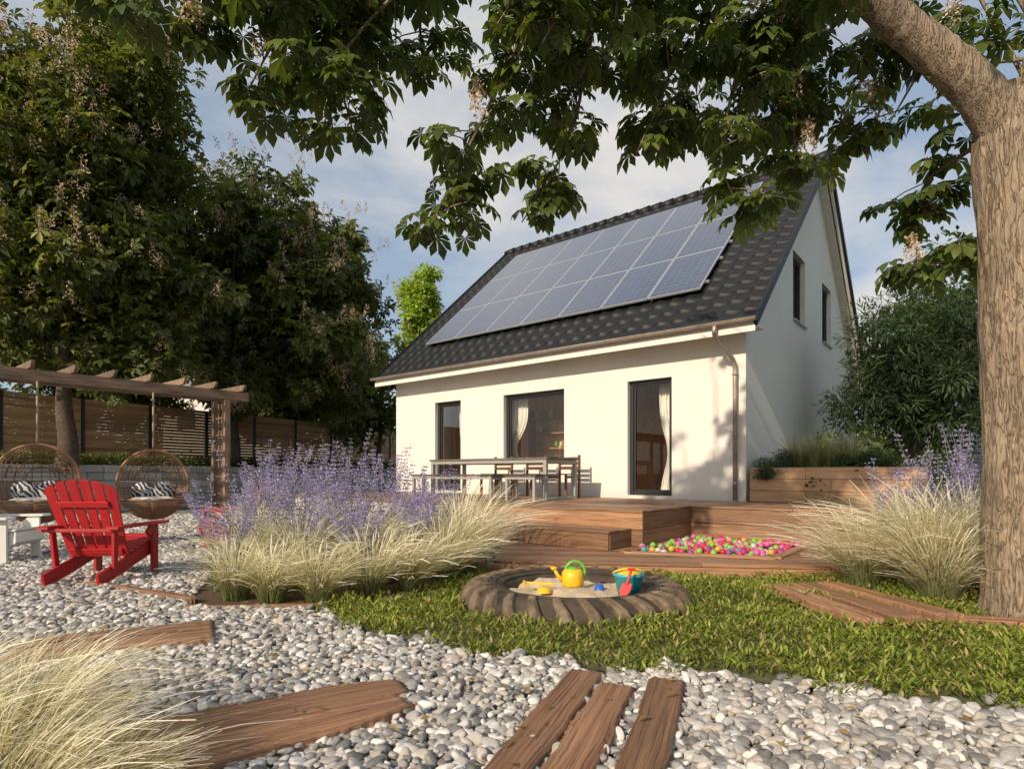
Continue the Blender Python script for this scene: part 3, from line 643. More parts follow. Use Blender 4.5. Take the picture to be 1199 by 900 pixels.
stonewall('stone_retaining_wall',W0-WD*8,WD,WN,34,1.3)
stonewall('terrace_stone_wall',ts(3.05,-3.3),T,S,5.6,.56,ch=.19)
stonewall('terrace_stone_wall',ts(8.65,-3.3),S,-T,3.4,.56,ch=.19)
def hedge(name,p0,d,length,w,h,z0,n,size,ca,cb):
    a=rng.random(n)*length; q=rng.random(n)-.5; zz=rng.random(n); 
    X=p0.x+d.x*a-d.y*q*w; Y=p0.y+d.y*a+d.x*q*w; nz=np.array([noise.noise(Vector((k*1.3,0,0))) for k in a]); P=np.stack([X,Y,z0+zz*h*(1+.35*nz)],1)
    D=norm(rng.normal(size=(n,3))+np.array([0,0,.5])); N=norm(rng.normal(size=(n,3))+np.array([.2,-.6,.8])); V,F,C=scatter(OVAL,P,D,N,size*(.6+.8*rng.random(n)),leafcols(n,ca,cb,.3)); return mk_np(name,V,F,'leaffar',None,C)
hedge('low_hedge',W0-WD*8+WN*.55,WD,30,.6,.36,1.24,26000,.08,(.05,.08,.02),(.13,.16,.04))
FD=Vector((.48,.88,0)).normalized(); FN=Vector((-FD.y,FD.x,0)); F0=Vector((-13.9,16,0))-FD*8; fe=empty('slatted_wooden_fence'); b=B(); bp=B()
for i in range(15):
    a=F0+FD*(i*2.0)
    bp.box((a.x,a.y,2.27),FD,FN,Z,(.09,.09,2.1))
    for k in range(19): 
        c=a+FD*1.0; b.box((c.x,c.y,1.4+k*.104),FD,FN,Z,(1.9,.025,.096))
b.obj('slats',['fence'],fe); bp.obj('posts',['frame'],fe)
# ------------------------------------------------------------ pergola
pe=empty('pergola'); b=B(); G0=Vector((-4.8,9.5,0)); Tn=-T
for q in (-.1,4.6):
    for o in (-.2,.2):
        p=G0-S*q+Tn*o; b.box((p.x,p.y,1.12),Z,S,Tn,(2.24,.09,.09))
p=G0+S*.1
for k in range(15): b.seg(p-Tn*.15+Z*(.2+k*.135),p+Tn*.15+Z*(.2+k*.135),.02,.022)
for o in (-.1,0,.1): b.seg(p+Tn*o+Z*.15+S*.02,p+Tn*o+Z*2.2+S*.02,.022,.02,up=S)
for o in (-.2,.2):
    b.seg(G0+S*.45+Tn*o+Z*2.32,G0-S*6.5+Tn*o+Z*2.32,.07,.14)
for k in range(15):
    p=G0+S*(.3-k*.45); b.extr([(-.42,0.05),(-.36,0),(.36,0),(.42,.05),(.42,.09),(-.42,.09)],p+Z*2.392-S*.02,Tn,Z,S,.04)
b.obj('timber_frame',['pergola'],pe,bevel=.004)
def eggchair(name,c,f,beamz):
    e=empty(name); f=Vector(f).normalized(); r=f.cross(Z).normalized(); a,d,h=.45,.42,.50; c=Vector(c); b=B()
    def P(th,ps,k=1): return c+r*(a*k*math.sin(th)*math.sin(ps))-f*(d*k*math.sin(th)*math.cos(ps))+Z*(h*k*math.cos(th))
    for ps in np.linspace(-math.pi/2,math.pi/2,15): b.tube([P(th,ps) for th in np.linspace(0.05,math.pi-.05,20)],.011 if abs(ps)>1.5 else .006,6)
    for ps in np.linspace(-math.pi/2,math.pi/2,2): b.tube([P(th,ps,1.02) for th in np.linspace(0.0,math.pi,24)],.02,8)
    for thd in (25,38,52,66,80): b.tube([P(math.radians(thd),ps) for ps in np.linspace(-math.pi/2,math.pi/2,20)],.007,5)
    for thd in np.arange(88,116,3.2): b.tube([P(math.radians(thd),ps) for ps in np.linspace(-math.pi/2-.5*(thd-88)/28,math.pi/2+.5*(thd-88)/28,24)],.008,5)
    for thd in np.arange(116,176,3.5): b.tube([P(math.radians(thd),ps) for ps in np.linspace(-math.pi,math.pi,30)],.009,5)
    b.tube([P(math.radians(116),ps) for ps in np.linspace(-math.pi,math.pi,30)],.018,6)
    for k in (.35,.6,.8): b.tube([c+r*(a*k*math.cos(x))+Z*(h*(.15+.83*k*math.sin(x)))-f*(d*math.sqrt(max(0,1-k*k*math.cos(x)**2-(.15+.83*k*math.sin(x))**2))) for x in np.linspace(0,math.pi,18)],.009,5)
    b.obj('wicker_basket',['wicker'],e)
    b=B(); b.lathe([(.001,.09),(.2,.085),(.32,.05),(.34,0),(.28,-.05),(.001,-.07)],c-Z*.27,24); b.obj('seat_cushion',['curtain'],e)
    b=B(); 
    for sx,yw in ((-.12,.2),(.14,-.3)):
        m=Matrix((r,f,Z)).transposed()@Matrix.Rotation(yw,3,'Z')@Matrix.Rotation(1.25,3,'X'); pr=[(.001,.07),(.09,.06),(.14,.035),(.165,0),(.14,-.035),(.09,-.06),(.001,-.07)]
        b.lathe(pr,c+r*sx-f*.12-Z*.12,4*4,0,ax=m)
    b.obj('cushions',['pillow'],e)
    b=B(); b.tube([c+Z*h,Vector((c.x,c.y,beamz))],.014,8); b.obj('hanging_rope',['rope'],e)
p=G0-S*2.27; eggchair('hanging_wicker_chair',(p.x,p.y,.93),(.55,-.85,0),2.3); p=G0-S*.89; eggchair('hanging_wicker_chair',(p.x,p.y,.9),(.45,-.9,0),2.3)
# ------------------------------------------------------------ adirondack chairs
def adirondack(name,pos,f,mat):
    e=empty(name); f=Vector(f).normalized(); r=f.cross(Z).normalized(); o=Vector(pos)
    def P(x,y,z): return o+r*x+f*y+Z*z
    b=B()
    for s in (-1,1):
        b.seg(P(s*.245,.40,.30),P(s*.245,-.50,.055),.028,.13)
        b.box(P(s*.29,.30,.26),Z,f,r,(.52,.10,.03))
        b.extr([(-.055,-.42),(.055,-.42),(.075,.30),(.07,.40),(.02,.45),(-.05,.43),(-.07,.34)],P(s*.32,0,.52),r,f,Z,.024)
        b.seg(P(s*.29,.27,.50),P(s*.29,.18,.42),.028,.08)
        b.seg(P(s*.29,-.33,.52),P(s*.27,-.30,.14),.028,.06,up=f)
    for k in range(7):
        y=.39-k*.082; z=.375-(.39-y)*.27; b.box(P(0,y,z+.012),r,(f+Z*.27).normalized(),(Z-f*.27).normalized(),(.54,.072,.02))
    b.box(P(0,.41,.31),r,Z,f,(.52,.12,.02))
    bu=(P(0,-.40,.98)-P(0,-.10,.24)); bl=bu.length; bu.normalize(); bn=r.cross(bu).normalized()
    wsl=.090
    for k in range(6):
        xc=(k-2.5)*(wsl+.006); fan=(k-2.5)*.018
        def top(x): return bl*(0.78+.22*math.sqrt(max(0,1-(x/.32)**2)))
        poly=[(xc-wsl/2*.85,0),(xc+wsl/2*.85,0)]+[(xc+fan+wsl/2*q,top(xc+wsl/2*q)) for q in (1,.5,0,-.5,-1)]
        b.extr(poly,P(0,-.10,.24),r,bu,bn,.018)
    b.seg(P(-.36,-.345,.505),P(.36,-.345,.505),.06,.03); 
    for k,ln in ((.56,.48),(.06,.5)):
        q=P(0,-.10,.24)+bu*k-bn*.012; b.box(q,r,bu,bn,(ln,.06,.02))
        q=P(0,-.10,.24)+bu*k+bn*.03; b.box(q,r,bu,bn,(ln,.06,.02))
    b.obj('slats_and_frame',[mat],e,bevel=.004)
adirondack('red_adirondack_chair',(-4.02,5.85,.02),(-.02,1,0),'red'); adirondack('red_adirondack_chair',(-3.95,8.4,.02),(-.9,-.3,0),'red'); adirondack('white_adirondack_chair',(-6.1,6.9,.02),(1,.15,0),'white')
# ------------------------------------------------------------ terrace table + benches
def table(name,t0,t1,s0,s1,h,w=.05,topm='tabletop'):
    e=empty(name); z=.6; b=B(); n=max(2,round((s1-s0)/.11)); bw=(s1-s0)/n
    for i in range(n): b.box(ts((t0+t1)/2,s0+bw*(i+.5),z+h-.018),T,S,Z,(t1-t0,bw-.008,.036))
    b.obj('top',[topm],e,bevel=.003); b=B()
    for t in (t0+.06,t1-.06):
        for s in (s0+.05,s1-.05): b.box(ts(t,s,z+(h-.04)/2),Z,T,S,(h-.04,w,w))
        b.seg(ts(t,s0+.075,z+h-.065),ts(t,s1-.075,z+h-.065),w,w); 
        b.seg(ts(t,s0+.075,z+.03),ts(t,s1-.075,z+.03),w*.9,w*.9)
    for s in (s0+.05,s1-.05): b.seg(ts(t0+.085,s,z+h-.065),ts(t1-.085,s,z+h-.065),w*.9,w*.9)
    b.obj('frame',['tablemetal'],e,bevel=.003)
table('terrace_table',2.7,5.6,-1.85,-.85,.74,.065); table('garden_bench',3.5,5.6,-2.35,-2.0,.45); table('garden_bench',2.6,3.3,-2.3,-1.95,.45)
def gchair(t0,s0):
    b=B(); e=empty('garden_chair')
    for t in (t0,t0+.45): b.box(ts(t,s0,.6+.41),Z,T,S,(.82,.04,.04)); b.box(ts(t,s0-.45,.6+.22),Z,T,S,(.44,.04,.04)); b.seg(ts(t,s0-.42,1.0),ts(t,s0-.03,1.0),.03,.05)
    for k in range(5): b.box(ts(t0+.225,s0-.42+k*.095,1.05),T,S,Z,(.49,.08,.022))
    for k in range(3): b.box(ts(t0+.225,s0+.005,1.17+k*.09),T,S,Z,(.40,.02,.06))
    b.obj('frame',['chairwood'],e,bevel=.003)
gchair(2.95,-.45); gchair(3.75,-.45); gchair(4.6,-.45)
# ------------------------------------------------------------ tyre sandbox
TC=Vector((.5,4.8,0)); ty=empty('tractor_tyre_sandpit'); b=B()
prof=[(.50,.0),(.51,.08),(.55,.13),(.61,.165),(.68,.18),(.75,.175),(.80,.15),(.84,.11),(.86,.06),(.865,0),(.865,-.1)]
b.lathe(prof,TC,96); n=27
for i in range(n):
    th0=2*math.pi*i/n+R(-.006,.006); pr=prof[4:]; sec=[]; wear=R(.85,1.05)
    for j,(r,z) in enumerate(pr):
        lift=(.01,.05,.07,.075,.075,.075,.075)[j]*wear
        nx=(.35,.93) if j<2 else ((.75,.6) if j<4 else (1,.0)); sh=j*.035; w=(.030,.042,.055,.06,.062,.062,.062)[j]
        ring=[]
        for dw,dl in ((-w,-.01),(-w*.85,lift*.75),(-w*.5,lift),(w*.5,lift),(w*.85,lift*.75),(w,-.01)):
            a=th0+sh+dw; rr=r+nx[0]*dl; zz=z+nx[1]*dl*.6; ring.append(TC+Vector((rr*math.cos(a),rr*math.sin(a),zz)))
        sec.append(ring)
    b.poly(sec[0],mat=1)
    for s0_,s1_ in zip(sec[:-1],sec[1:]):
        for k in range(5): b.poly([s0_[k],s0_[k+1],s1_[k+1],s1_[k]],mat=1)
for r in (.58,.64,.70): b.tube([TC+Vector((r*math.cos(a),r*math.sin(a),(.155,.174,.181)[(.58,.64,.70).index(r)])) for a in np.linspace(0,2*math.pi,80)],.006,5,cap=False)
b.obj('tyre',['rubber','lug'],ty)
b=B(); N=44
for i in range(N+1):
    for j in range(N+1):
        x=(i/N*2-1)*.56;y=(j/N*2-1)*.56; z=.095+.05*noise.noise(Vector((x*3,y*3,2)))+.02*noise.noise(Vector((x*11,y*11,5)))+.04*math.exp(-((x-.15)**2+(y+.1)**2)*12)
        rr=math.hypot(x,y)
        if rr>.55: x*=.55/rr;y*=.55/rr;z=.06
        b.v.append((TC.x+x,TC.y+y,z))
for i in range(N):
    for j in range(N):
        a=i*(N+1)+j; b.f.append([a,a+N+1,a+N+2,a+1]);b.uv+=[(0,0)]*4;b.m.append(0);b.t.append(.5);b.sm.append(True)
b.obj('sand',['sand'],ty)
e=empty('toy_bucket'); c=Vector((.90,4.55,.12)); b=B(); b.lathe([(.001,0),(.08,0),(.11,.145),(.12,.15),(.12,.17),(.11,.17),(.078,.02),(.001,.02)],c,28); b.obj('pail',['teal'],e)
b=B(); b.lathe([(.001,.195),(.05,.19),(.085,.17),(.105,.15)],c,24); b.tube([c+Vector((-.12*math.cos(a),-.05*math.sin(a),.165+.045*math.sin(a))) for a in np.linspace(0,math.pi,16)],.008,6); b.obj('lid_and_handle',['yellow'],e)
e=empty('toy_shovel'); b=B(); c=Vector((.83,4.34,.19)); d=Vector((.35,.25,.9)).normalized(); b.tube([c+d*.05,c+d*.17],.010,8); b.seg(c+d*.17-Vector((.028,0,0)),c+d*.17+Vector((.028,0,0)),.016,.02)
b.extr([(-.035,0),(.035,0),(.04,-.06),(.018,-.10),(-.018,-.10),(-.04,-.06)],c+d*.06,Vector((1,-.2,0)),d,Vector((.2,1,-.3)),.008); b.obj('spade',['redp'],e,bevel=.003)
e=empty('toy_watering_can'); c=Vector((.50,4.85,.13)); b=B(); b.lathe([(.001,0),(.08,0),(.09,.02),(.09,.11),(.07,.14),(.03,.145)],c,28); b.tube([c+Vector((-.075,0,.04)),c+Vector((-.125,0,.09)),c+Vector((-.15,0,.14))],[.020,.015,.013],10); b.lathe([(.001,.0),(.03,.0),(.026,-.02),(.012,-.03)],c+Vector((-.155,0,.16)),14); b.obj('can',['yellow'],e)
b=B(); b.tube([c+Vector((.08*math.cos(a)+.02,0,.12+.085*math.sin(a))) for a in np.linspace(-.9,math.pi,18)],.013,8); b.lathe([(.001,.16),(.04,.155),(.055,.135)],c,16); b.obj('handle',['green'],e)
e=empty('toy_sand_mould'); b=B(); b.lathe([(.001,.05),(.03,.05),(.045,.0)],(.70,4.72,.12),12); b.obj('mould',['blue'],e)
e=empty('toy_rake'); b=B(); b.seg((.10,4.85,.16),(.34,4.78,.16),.018,.018); b.seg((.10,4.79,.16),(.10,4.91,.16),.02,.02)
for k in range(5): b.seg((.10,4.80+k*.025,.16),(.09,4.80+k*.025,.12),.008,.008,up=(1,0,0))
b.obj('rake',['yellow'],e,bevel=.003)
e=empty('toy_sand_mould'); b=B(); b.lathe([(.001,.04),(.04,.04),(.06,.0)],(.25,4.6,.13),8); b.obj('mould',['yellow'],e)
# ------------------------------------------------------------ planks
def plank(name,p0,p1,w,zt=.062,th=.05,wp=None,seed=0):
    p0=Vector((*p0,0));p1=Vector((*p1,0)); ax=(p1-p0);Ln=ax.length;ax.normalize();ay=Vector((-ax.y,ax.x,0)); nx=70;ny=26; b=B(); top=[];
    for i in range(nx+1):
        u=i/nx; wd=w*(np.interp(u,*zip(*wp)) if wp else 1.0)
        for j in range(ny+1):
            v=j/ny*2-1; sg=1 if v>0 else -1
            ed=.014*noise.noise(Vector((u*Ln*5,sg*3+seed,seed*2.3)))+.010*noise.noise(Vector((u*Ln*34,sg*9,seed)))
            x=u*Ln; 
            if i in(0,nx): x+=.03*noise.noise(Vector((v*3,seed,i)))+.02*noise.noise(Vector((v*12,seed,i)))
            y=v*(wd/2)+ed*abs(v)
            z=zt+.006*noise.noise(Vector((x*1.2,y*50,seed)))+.006*noise.noise(Vector((x*2,y*4,seed)))
            if abs(v)>.99 or i in (0,nx): z-=.012
            elif abs(v)>.9: z-=.004
            crack=noise.noise(Vector((x*0.8,y*24,seed+5))); 
            if crack>.38 and abs(v)<.9: z-=.012
            top.append(p0+ax*x+ay*y+Z*z)
    n=ny+1
    def I(i,j): return i*n+j
    b.v=[tuple(p) for p in top]; k=len(b.v); b.v+=[(p.x,p.y,p.z-th) for p in top]; off=(seed*3.7,seed*1.3)
    def uv(q): q=q%k; return (q//n/nx*Ln+off[0],(q%n)/ny*w+off[1])
    def add(f,sm,side=0):
        b.f.append(f);b.m.append(0);b.t.append((seed*.37)%1);b.sm.append(sm)
        for q in f: a=uv(q); b.uv.append((a[0],a[1]+(.06 if q>=k else 0)))
    for i in range(nx):
        for j in range(ny): add([I(i,j),I(i+1,j),I(i+1,j+1),I(i,j+1)],True)
        add([I(i,0),I(i,0)+k,I(i+1,0)+k,I(i+1,0)],False); add([I(i,ny),I(i+1,ny),I(i+1,ny)+k,I(i,ny)+k],False)
    for j in range(ny): add([I(0,j),I(0,j+1),I(0,j+1)+k,I(0,j)+k],False); add([I(nx,j),I(nx,j)+k,I(nx,j+1)+k,I(nx,j+1)],False)
    return b.obj(name,['plank'])
tap=[(0,1),(.7,1),(.88,.8),(1,.45)]
plank('wooden_stepping_plank',(-.19,1.55),(.38,2.98),.165,zt=.066,seed=1); plank('wooden_stepping_plank',(.02,1.55),(.50,2.80),.17,seed=2); plank('wooden_stepping_plank',(.27,1.55),(.76,2.86),.165,zt=.067,seed=3)
plank('wooden_stepping_plank',(-1.6,2.15),(-.52,2.80),.32,seed=4,wp=tap); plank('wooden_stepping_plank',(-1.5,1.92),(-.47,2.60),.31,zt=.066,seed=5,wp=tap)
plank('wooden_stepping_plank',(-2.85,3.45),(-1.97,3.88),.2,zt=.075,seed=6); plank('wooden_stepping_plank',(-2.75,3.22),(-1.85,3.66),.2,zt=.075,seed=7)
plank('wooden_stepping_plank',(2.27,5.1),(2.36,3.85),.2,zt=.11,seed=8); plank('wooden_stepping_plank',(2.52,5.15),(2.66,3.92),.2,zt=.11,seed=9); plank('wooden_stepping_plank',(2.78,5.2),(2.98,4.0),.2,zt=.11,seed=10); plank('wooden_stepping_plank',(3.0,4.1),(4.2,3.75),.16,zt=.07,seed=13)
plank('timber_edging',(-3.95,5.5),(-2.55,4.75),.06,zt=.06,seed=11); plank('timber_edging',(-2.5,4.5),(-1.5,4.55),.07,zt=.05,seed=12)
# ------------------------------------------------------------ chestnut in the foreground
def bigtree():
    e=empty('chestnut_tree'); b=B()
    def dsp(q): 
        r=1-abs(noise.noise(Vector((q.x*9,q.y*9,q.z*1.3))))*2.2
        return .018*r+.012*noise.noise(Vector((q.x*30,q.y*30,q.z*5)))+.02*noise.noise(q*2.5)-.012
    tp=cr([(3.80,4.3,-.1,.36),(3.78,4.3,.08,.30),(3.76,4.3,.35,.262),(3.73,4.3,1.2,.24),(3.71,4.3,2.2,.24),(3.71,4.3,3.1,.26),(3.69,4.3,3.5,.27),(3.70,4.3,3.85,.20)],140); b.tube(tp[:,:3],tp[:,3],96,disp=dsp)
    lp=cr([(3.74,4.3,3.3,.20),(3.52,4.28,3.66,.165),(3.22,4.25,3.94,.14),(2.8,4.2,4.22,.125),(2.38,4.1,4.44,.115),(1.7,4.1,4.68,.10),(.9,4.2,4.9,.09),(0,4.3,5.0,.08),(-.9,4.3,5.0,.065),(-1.9,4.3,4.95,.05),(-2.7,4.2,4.9,.03)],140); b.tube(lp[:,:3],lp[:,3],32,disp=lambda q:dsp(q)*.6)
    rp=cr([(3.72,4.3,3.3,.19),(3.88,4.33,3.8,.18),(4.10,4.4,4.4,.16),(4.4,4.5,5.3,.14),(4.6,4.6,6.5,.1)],60); b.tube(rp[:,:3],rp[:,3],28,disp=lambda q:dsp(q)*.6)
    tw=[[(.5,4.3,4.95),(.26,4.4,4.67),(0,4.45,4.21),(-.26,4.5,3.69),(-.5,4.5,3.2),(-.64,4.5,2.9)],
        [(.8,4.3,4.9),(.62,4.7,4.5),(.52,4.8,3.95),(.33,4.8,3.5),(.08,4.8,3.1)],
        [(1.4,4.2,4.75),(1.3,4.4,4.5),(1.17,4.5,4.0),(.95,4.5,3.5)],
        [(1.9,4.1,4.6),(1.83,4.5,4.45),(1.7,4.6,3.95),(1.64,4.6,3.45),(1.85,4.6,3.0)],
        [(2.5,4.1,4.4),(2.4,4.6,4.4),(2.3,4.8,3.9),(2.38,4.8,3.45)],
        [(2.9,4.2,4.2),(3.1,4.8,4.5),(3.15,5.0,4.2),(3.0,5.0,3.9)],
        [(-.2,4.3,5),(-.6,4.2,4.65),(-.85,4.1,4.35),(-1.2,4.1,3.9),(-1.05,4.1,3.5)],
        [(-.9,4.3,5),(-1.3,4.3,4.7),(-1.7,4.3,4.25),(-1.95,4.3,3.8)],
        [(-1.2,4.3,5),(-1.15,4.5,4.6),(-1.3,4.5,4.1),(-1.2,4.5,3.6)],
        [(-1.9,4.3,4.95),(-2.1,4.3,4.6),(-2.3,4.3,4.1)],[(-2.3,4.2,4.9),(-2.6,4.0,4.5),(-2.5,4.0,4.1)],
        [(-.6,4.4,5),(-.75,4.8,4.7),(-.7,5,4.4)],[(.1,4.3,5),(.25,5.2,4.9),(.4,5.4,4.6)],[(1,4.2,4.8),(1.1,5.1,4.9),(1.3,5.4,4.6)],
        [(2.1,4.1,4.5),(2.3,5,4.8),(2.6,5.4,4.6)],[(1.6,4.1,4.7),(2.0,3.9,4.45),(2.2,3.9,4.15)],[(.9,4.2,4.9),(.75,4,4.5),(.7,4,4.15)],[(-1.6,4.3,5),(-1.6,3.9,4.6),(-1.75,3.8,4.2)],
        [(-1.4,4.3,5),(-1.45,4.6,4.5),(-1.7,4.7,4.0)],[(.3,4.3,5),(.1,4.1,4.5),(-.1,4.0,4.1)],[(1.5,4.1,4.7),(1.45,4.9,4.4),(1.4,5.1,4.0)],[(2.2,4.1,4.5),(2.0,4.9,4.3),(2.0,5.1,3.9)],
        [(-1.0,4.3,5),(-1.35,4.0,4.5),(-1.5,3.9,4.1)],[(.6,4.3,4.9),(.45,4.0,4.4),(.2,3.9,3.9)],
        [(3.6,4.6,3.6),(3.5,5.0,3.5),(3.55,5.1,3.2)],[(3.75,4.6,2.8),(3.5,5.1,2.9),(3.35,5.2,2.8)],[(3.3,4.3,3.9),(3.4,4.7,4.5),(3.2,4.9,4.8)]]
    cl=[]
    for w in tw:
        n=max(8,int(len(w)*4)); p=cr(w,n); b.tube(p,np.linspace(.020,.005,n),6)
        Ln=sum(np.linalg.norm(p[i+1]-p[i]) for i in range(n-1)); m=int(Ln/.10)+3
        for k in range(m):
            u=(k+.6)/m*.92+.08; q=p[min(n-1,int(u*(n-1)))]
            if u<.15: continue
            o=rng.normal(size=3)*np.array([.20,.18,.13]); 
            if k>m-3: o*=.25
            c=q+o; cl.append(c); b.tube([q,q+o*.5+np.array([0,0,.02]),c],[.006,.005,.004],5,cap=False)
    ncore=len(cl)
    for i in range(45):
        t=rng.random(); q=lp[30+int(t*(len(lp)-31)),:3] if rng.random()<.6 else rp[int(rng.random()*59),:3]
        c=q+np.array([rng.normal()*.8,rng.normal()*1.0,abs(rng.normal())*1.0+.35]); 
        if c[2]<4.85 and c[1]<4: continue
        cl.append(c)
        b.tube([q,(q+c)/2+np.array([.1,0,.1]),c],[.02,.012,.005],5,cap=False)
    b.obj('trunk_and_limbs',['bark'],e)
    cl=np.array(cl); per=6; n=len(cl)*per
    th=rng.random(n)*6.28; hd=np.stack([np.cos(th),np.sin(th),rng.uniform(-.5,.35,n)],1); pet=.07+.10*rng.random(n)
    base=np.repeat(cl,per,axis=0); P=base+norm(hd)*pet[:,None]; D=norm(hd*np.array([1,1,.6])+np.array([0,0,-.55])); N=norm(np.array([0,0,1.0])+hd*np.array([.9,.9,0])+rng.normal(size=(n,3))*.25)
    V,F,C=scatter(PALM,P,D,N,.11+.085*rng.random(n),leafcols(n,(.045,.08,.020),(.115,.15,.034),.35)); mk_np('leaves',V,F,'leaf',e,C)
    sd=np.array([0,0,.0018]); Vp=np.stack([base-sd,base+sd,P+sd,P-sd],1).reshape(-1,3); Fp=np.arange(n*4).reshape(-1,4); mk_np('petioles',Vp,Fp,'leaf',e,np.tile([.14,.16,.06],(n*4,1)))
    q=cl[rng.choice(ncore,30,replace=False)]; V,F,C=panicles(q+np.array([0,-.16,-.02]),.26,.085,150,fs=.125); mk_np('blossoms',V,F,'flower',e,C)
bigtree()
# ------------------------------------------------------------ background trees
ca,cb=(.05,.075,.018),(.14,.155,.036)
tree('chestnut_tree',(-9.8,20.5,1.2),(-9.7,20.5,3.6),(-8.7,20.5,6.9),(4.9,4.0,5.1),260,75,PALMS,.28,ca,cb,.85,.26,480,seed=1)
tree('chestnut_tree',(-11.5,15.2,1.2),(-11.4,15.0,3.4),(-11.2,14.6,7.9),(4.2,3.6,5.9),290,75,PALMS,.25,ca,cb,.8,.22,380,seed=4)
tree('chestnut_tree',(-17.5,24,1.2),(-17.3,24,3.5),(-17,24,7.0),(5.5,4,5.4),170,65,PALMS,.34,ca,cb,1.05,.3,200,seed=9)
tree('chestnut_tree',(-10.5,27,1.2),(-10.5,27,3),(-10.0,27,5.2),(5,3,3.8),120,60,PALMS,.32,ca,cb,1.0,.3,60,seed=12)
tree('maple_tree',(-5.6,25,.2),(-5.6,25,2.5),(-5.7,25,4.3),(1.5,1.5,2.6),50,60,OVAL,.28,ca,cb,.7,.14,0,seed=15)
tree('birch_tree',(-4.2,28,0),(-4.2,28,4),(-4.2,28,8.2),(1.35,1.3,3.8),66,130,OVAL,.24,(.15,.24,.02),(.30,.38,.06),.5,.12,0,seed=20)
tree('pine_tree',(8.2,11.8,0),(8.1,11.8,1.8),(8.0,11.6,2.9),(2.1,1.8,2.2),120,220,NEED,.17,(.022,.045,.022),(.055,.085,.034),.40,.13,0,shell=.2,seed=33)
tree('maple_tree',(12.5,17,0),(12.5,17,2),(12.5,17,4.2),(2.8,2.5,3.4),90,90,OVAL,.24,(.04,.07,.02),(.09,.13,.03),.7,.2,0,seed=37)
shrub('shrub',(7.0,13.5,1.1),(1.3,.8,.9),6000,.11,OVAL,(.14,.22,.03),(.26,.34,.06),26,.4)
shrub('shrub',(5.2,9.4,.6),(.8,.5,.5),4500,.08,OVAL,(.05,.09,.02),(.13,.18,.035),18,.3)
shrub('shrub',(6.6,8.8,.6),(1.1,.7,.6),5000,.08,OVAL,(.06,.10,.02),(.14,.19,.035),20,.35)
pts=[]
for i in range(420):
    a=R(-1.25,1.25); d=R(45,75); pts.append((d*math.sin(a),d*math.cos(a),R(.5,4.6)))
V,F,C=crown(pts,2.3,70,OVAL,.85,(.045,.075,.025),(.11,.14,.04)); mk_np('distant_trees',V,F,'leaffar',None,C)
ne=empty('neighbour_house'); b=B(); c=Vector((-17,42,0)); b.box((c.x,c.y,3.2),(1,0,0),(0,1,0),Z,(11,8,6.4),mat=0)
b.extr([(-4.6,0),(4.6,0),(0,3.2)],c+Vector((-6,0,6.4)),(0,1,0),Z,(1,0,0),12,mat=1)
for k in range(4): b.box((c.x-4+k*2.6,c.y-4.02,4.6),(1,0,0),(0,1,0),Z,(1.1,.06,1.3),mat=2)
b.obj('house_body',['stucco','neigh','frame'],ne)
# ------------------------------------------------------------ light, sky
sd=Vector((-.60,-.80,0)).normalized(); el=math.radians(28); sv=Vector((sd.x*math.cos(el),sd.y*math.cos(el),math.sin(el)))
sun=bpy.data.lights.new('sun','SUN'); sun.energy=4.8; sun.angle=math.radians(.9); sun.color=(1,.82,.61); so=bpy.data.objects.new('sun',sun); link(so); so.rotation_euler=sv.to_track_quat('Z','Y').to_euler(); so.location=(0,0,30)
w=bpy.data.worlds.new('World'); scn.world=w; w.use_nodes=True; nt=w.node_tree; nt.nodes.clear()
out=nd(nt,'ShaderNodeOutputWorld'); bg=nd(nt,'ShaderNodeBackground'); bg.inputs[1].default_value=.145; nt.links.new(bg.outputs[0],out.inputs[0])
sk=nd(nt,'ShaderNodeTexSky'); sk.sky_type='NISHITA'; sk.sun_disc=False; sk.sun_elevation=el; sk.sun_rotation=math.atan2(sv.x,sv.y); sk.dust_density=2.5
tc=nd(nt,'ShaderNodeTexCoord'); sx=nd(nt,'ShaderNodeSeparateXYZ'); nt.links.new(tc.outputs['Generated'],sx.inputs[0])
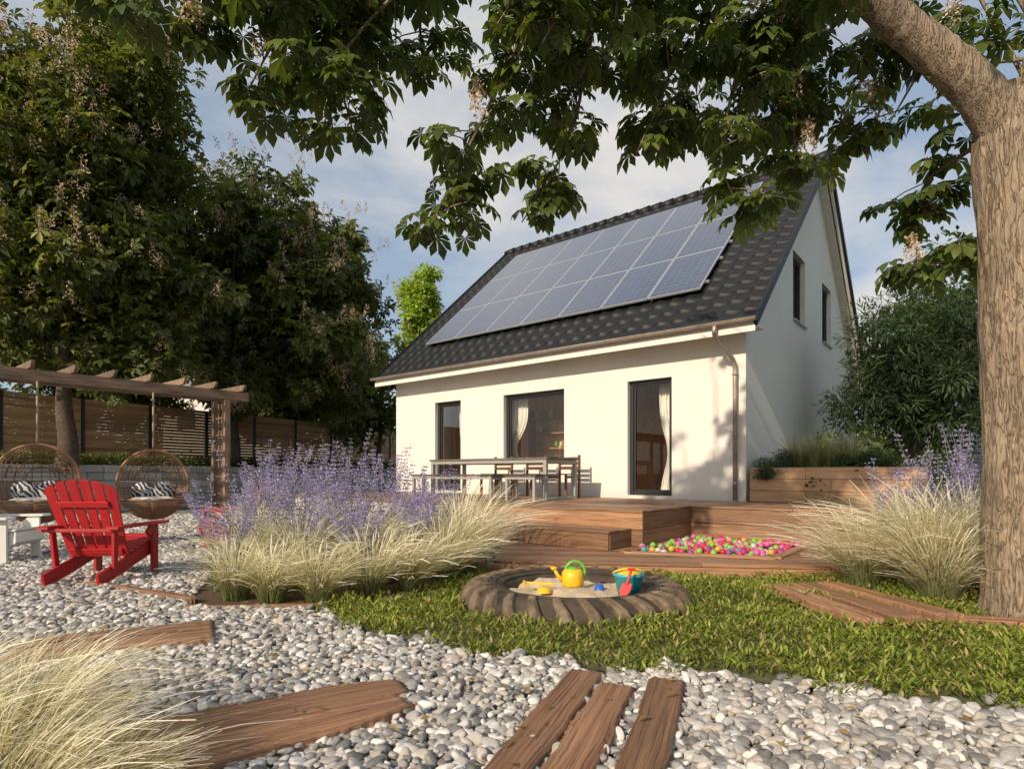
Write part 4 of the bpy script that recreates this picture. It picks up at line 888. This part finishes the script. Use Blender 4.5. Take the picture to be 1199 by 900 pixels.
mz=nd(nt,'ShaderNodeMath',operation='ADD'); nt.links.new(sx.outputs[2],mz.inputs[0]); mz.inputs[1].default_value=.18
mm=nd(nt,'ShaderNodeMath',operation='MAXIMUM'); nt.links.new(mz.outputs[0],mm.inputs[0]); mm.inputs[1].default_value=.05
dx=nd(nt,'ShaderNodeMath',operation='DIVIDE'); dy=nd(nt,'ShaderNodeMath',operation='DIVIDE'); nt.links.new(sx.outputs[0],dx.inputs[0]);nt.links.new(mm.outputs[0],dx.inputs[1]);nt.links.new(sx.outputs[1],dy.inputs[0]);nt.links.new(mm.outputs[0],dy.inputs[1])
cx=nd(nt,'ShaderNodeCombineXYZ'); nt.links.new(dx.outputs[0],cx.inputs[0]);nt.links.new(dy.outputs[0],cx.inputs[1]); cx.inputs[2].default_value=7.7
n1=noi(nt,cx.outputs[0],1.25,9,.55); n1.inputs['Distortion'].default_value=.25
cr1=ramp(nt,n1.outputs[0],[(.42,(0,0,0)),(.62,(.92,.92,.92))])
n2=noi(nt,cx.outputs[0],2.2,5,.5); cr2=ramp(nt,n2.outputs[0],[(.3,(.80,.80,.80)),(.7,(1,.96,.90))])
vm=nd(nt,'ShaderNodeVectorMath',operation='SCALE'); vm.inputs['Scale'].default_value=5.7; nt.links.new(cr2.outputs[0],vm.inputs[0])
hz=nd(nt,'ShaderNodeMix',data_type='RGBA'); hz.inputs[0].default_value=.6; nt.links.new(sk.outputs[0],hz.inputs[6]); hz.inputs[7].default_value=(2.8,3.45,4.2,1)
mx=nd(nt,'ShaderNodeMix',data_type='RGBA'); nt.links.new(cr1.outputs[0],mx.inputs[0]); nt.links.new(hz.outputs[2],mx.inputs[6]); nt.links.new(vm.outputs[0],mx.inputs[7]); nt.links.new(mx.outputs[2],bg.inputs[0])
# ------------------------------------------------------------ camera
cd=bpy.data.cameras.new('camera'); cd.sensor_width=36; cd.lens=36*690/1199; cd.shift_y=105/1199; cd.clip_start=.05; cd.clip_end=1500
co=bpy.data.objects.new('camera',cd); link(co); co.location=(0,0,H); co.rotation_euler=(math.radians(90),0,0); scn.camera=co
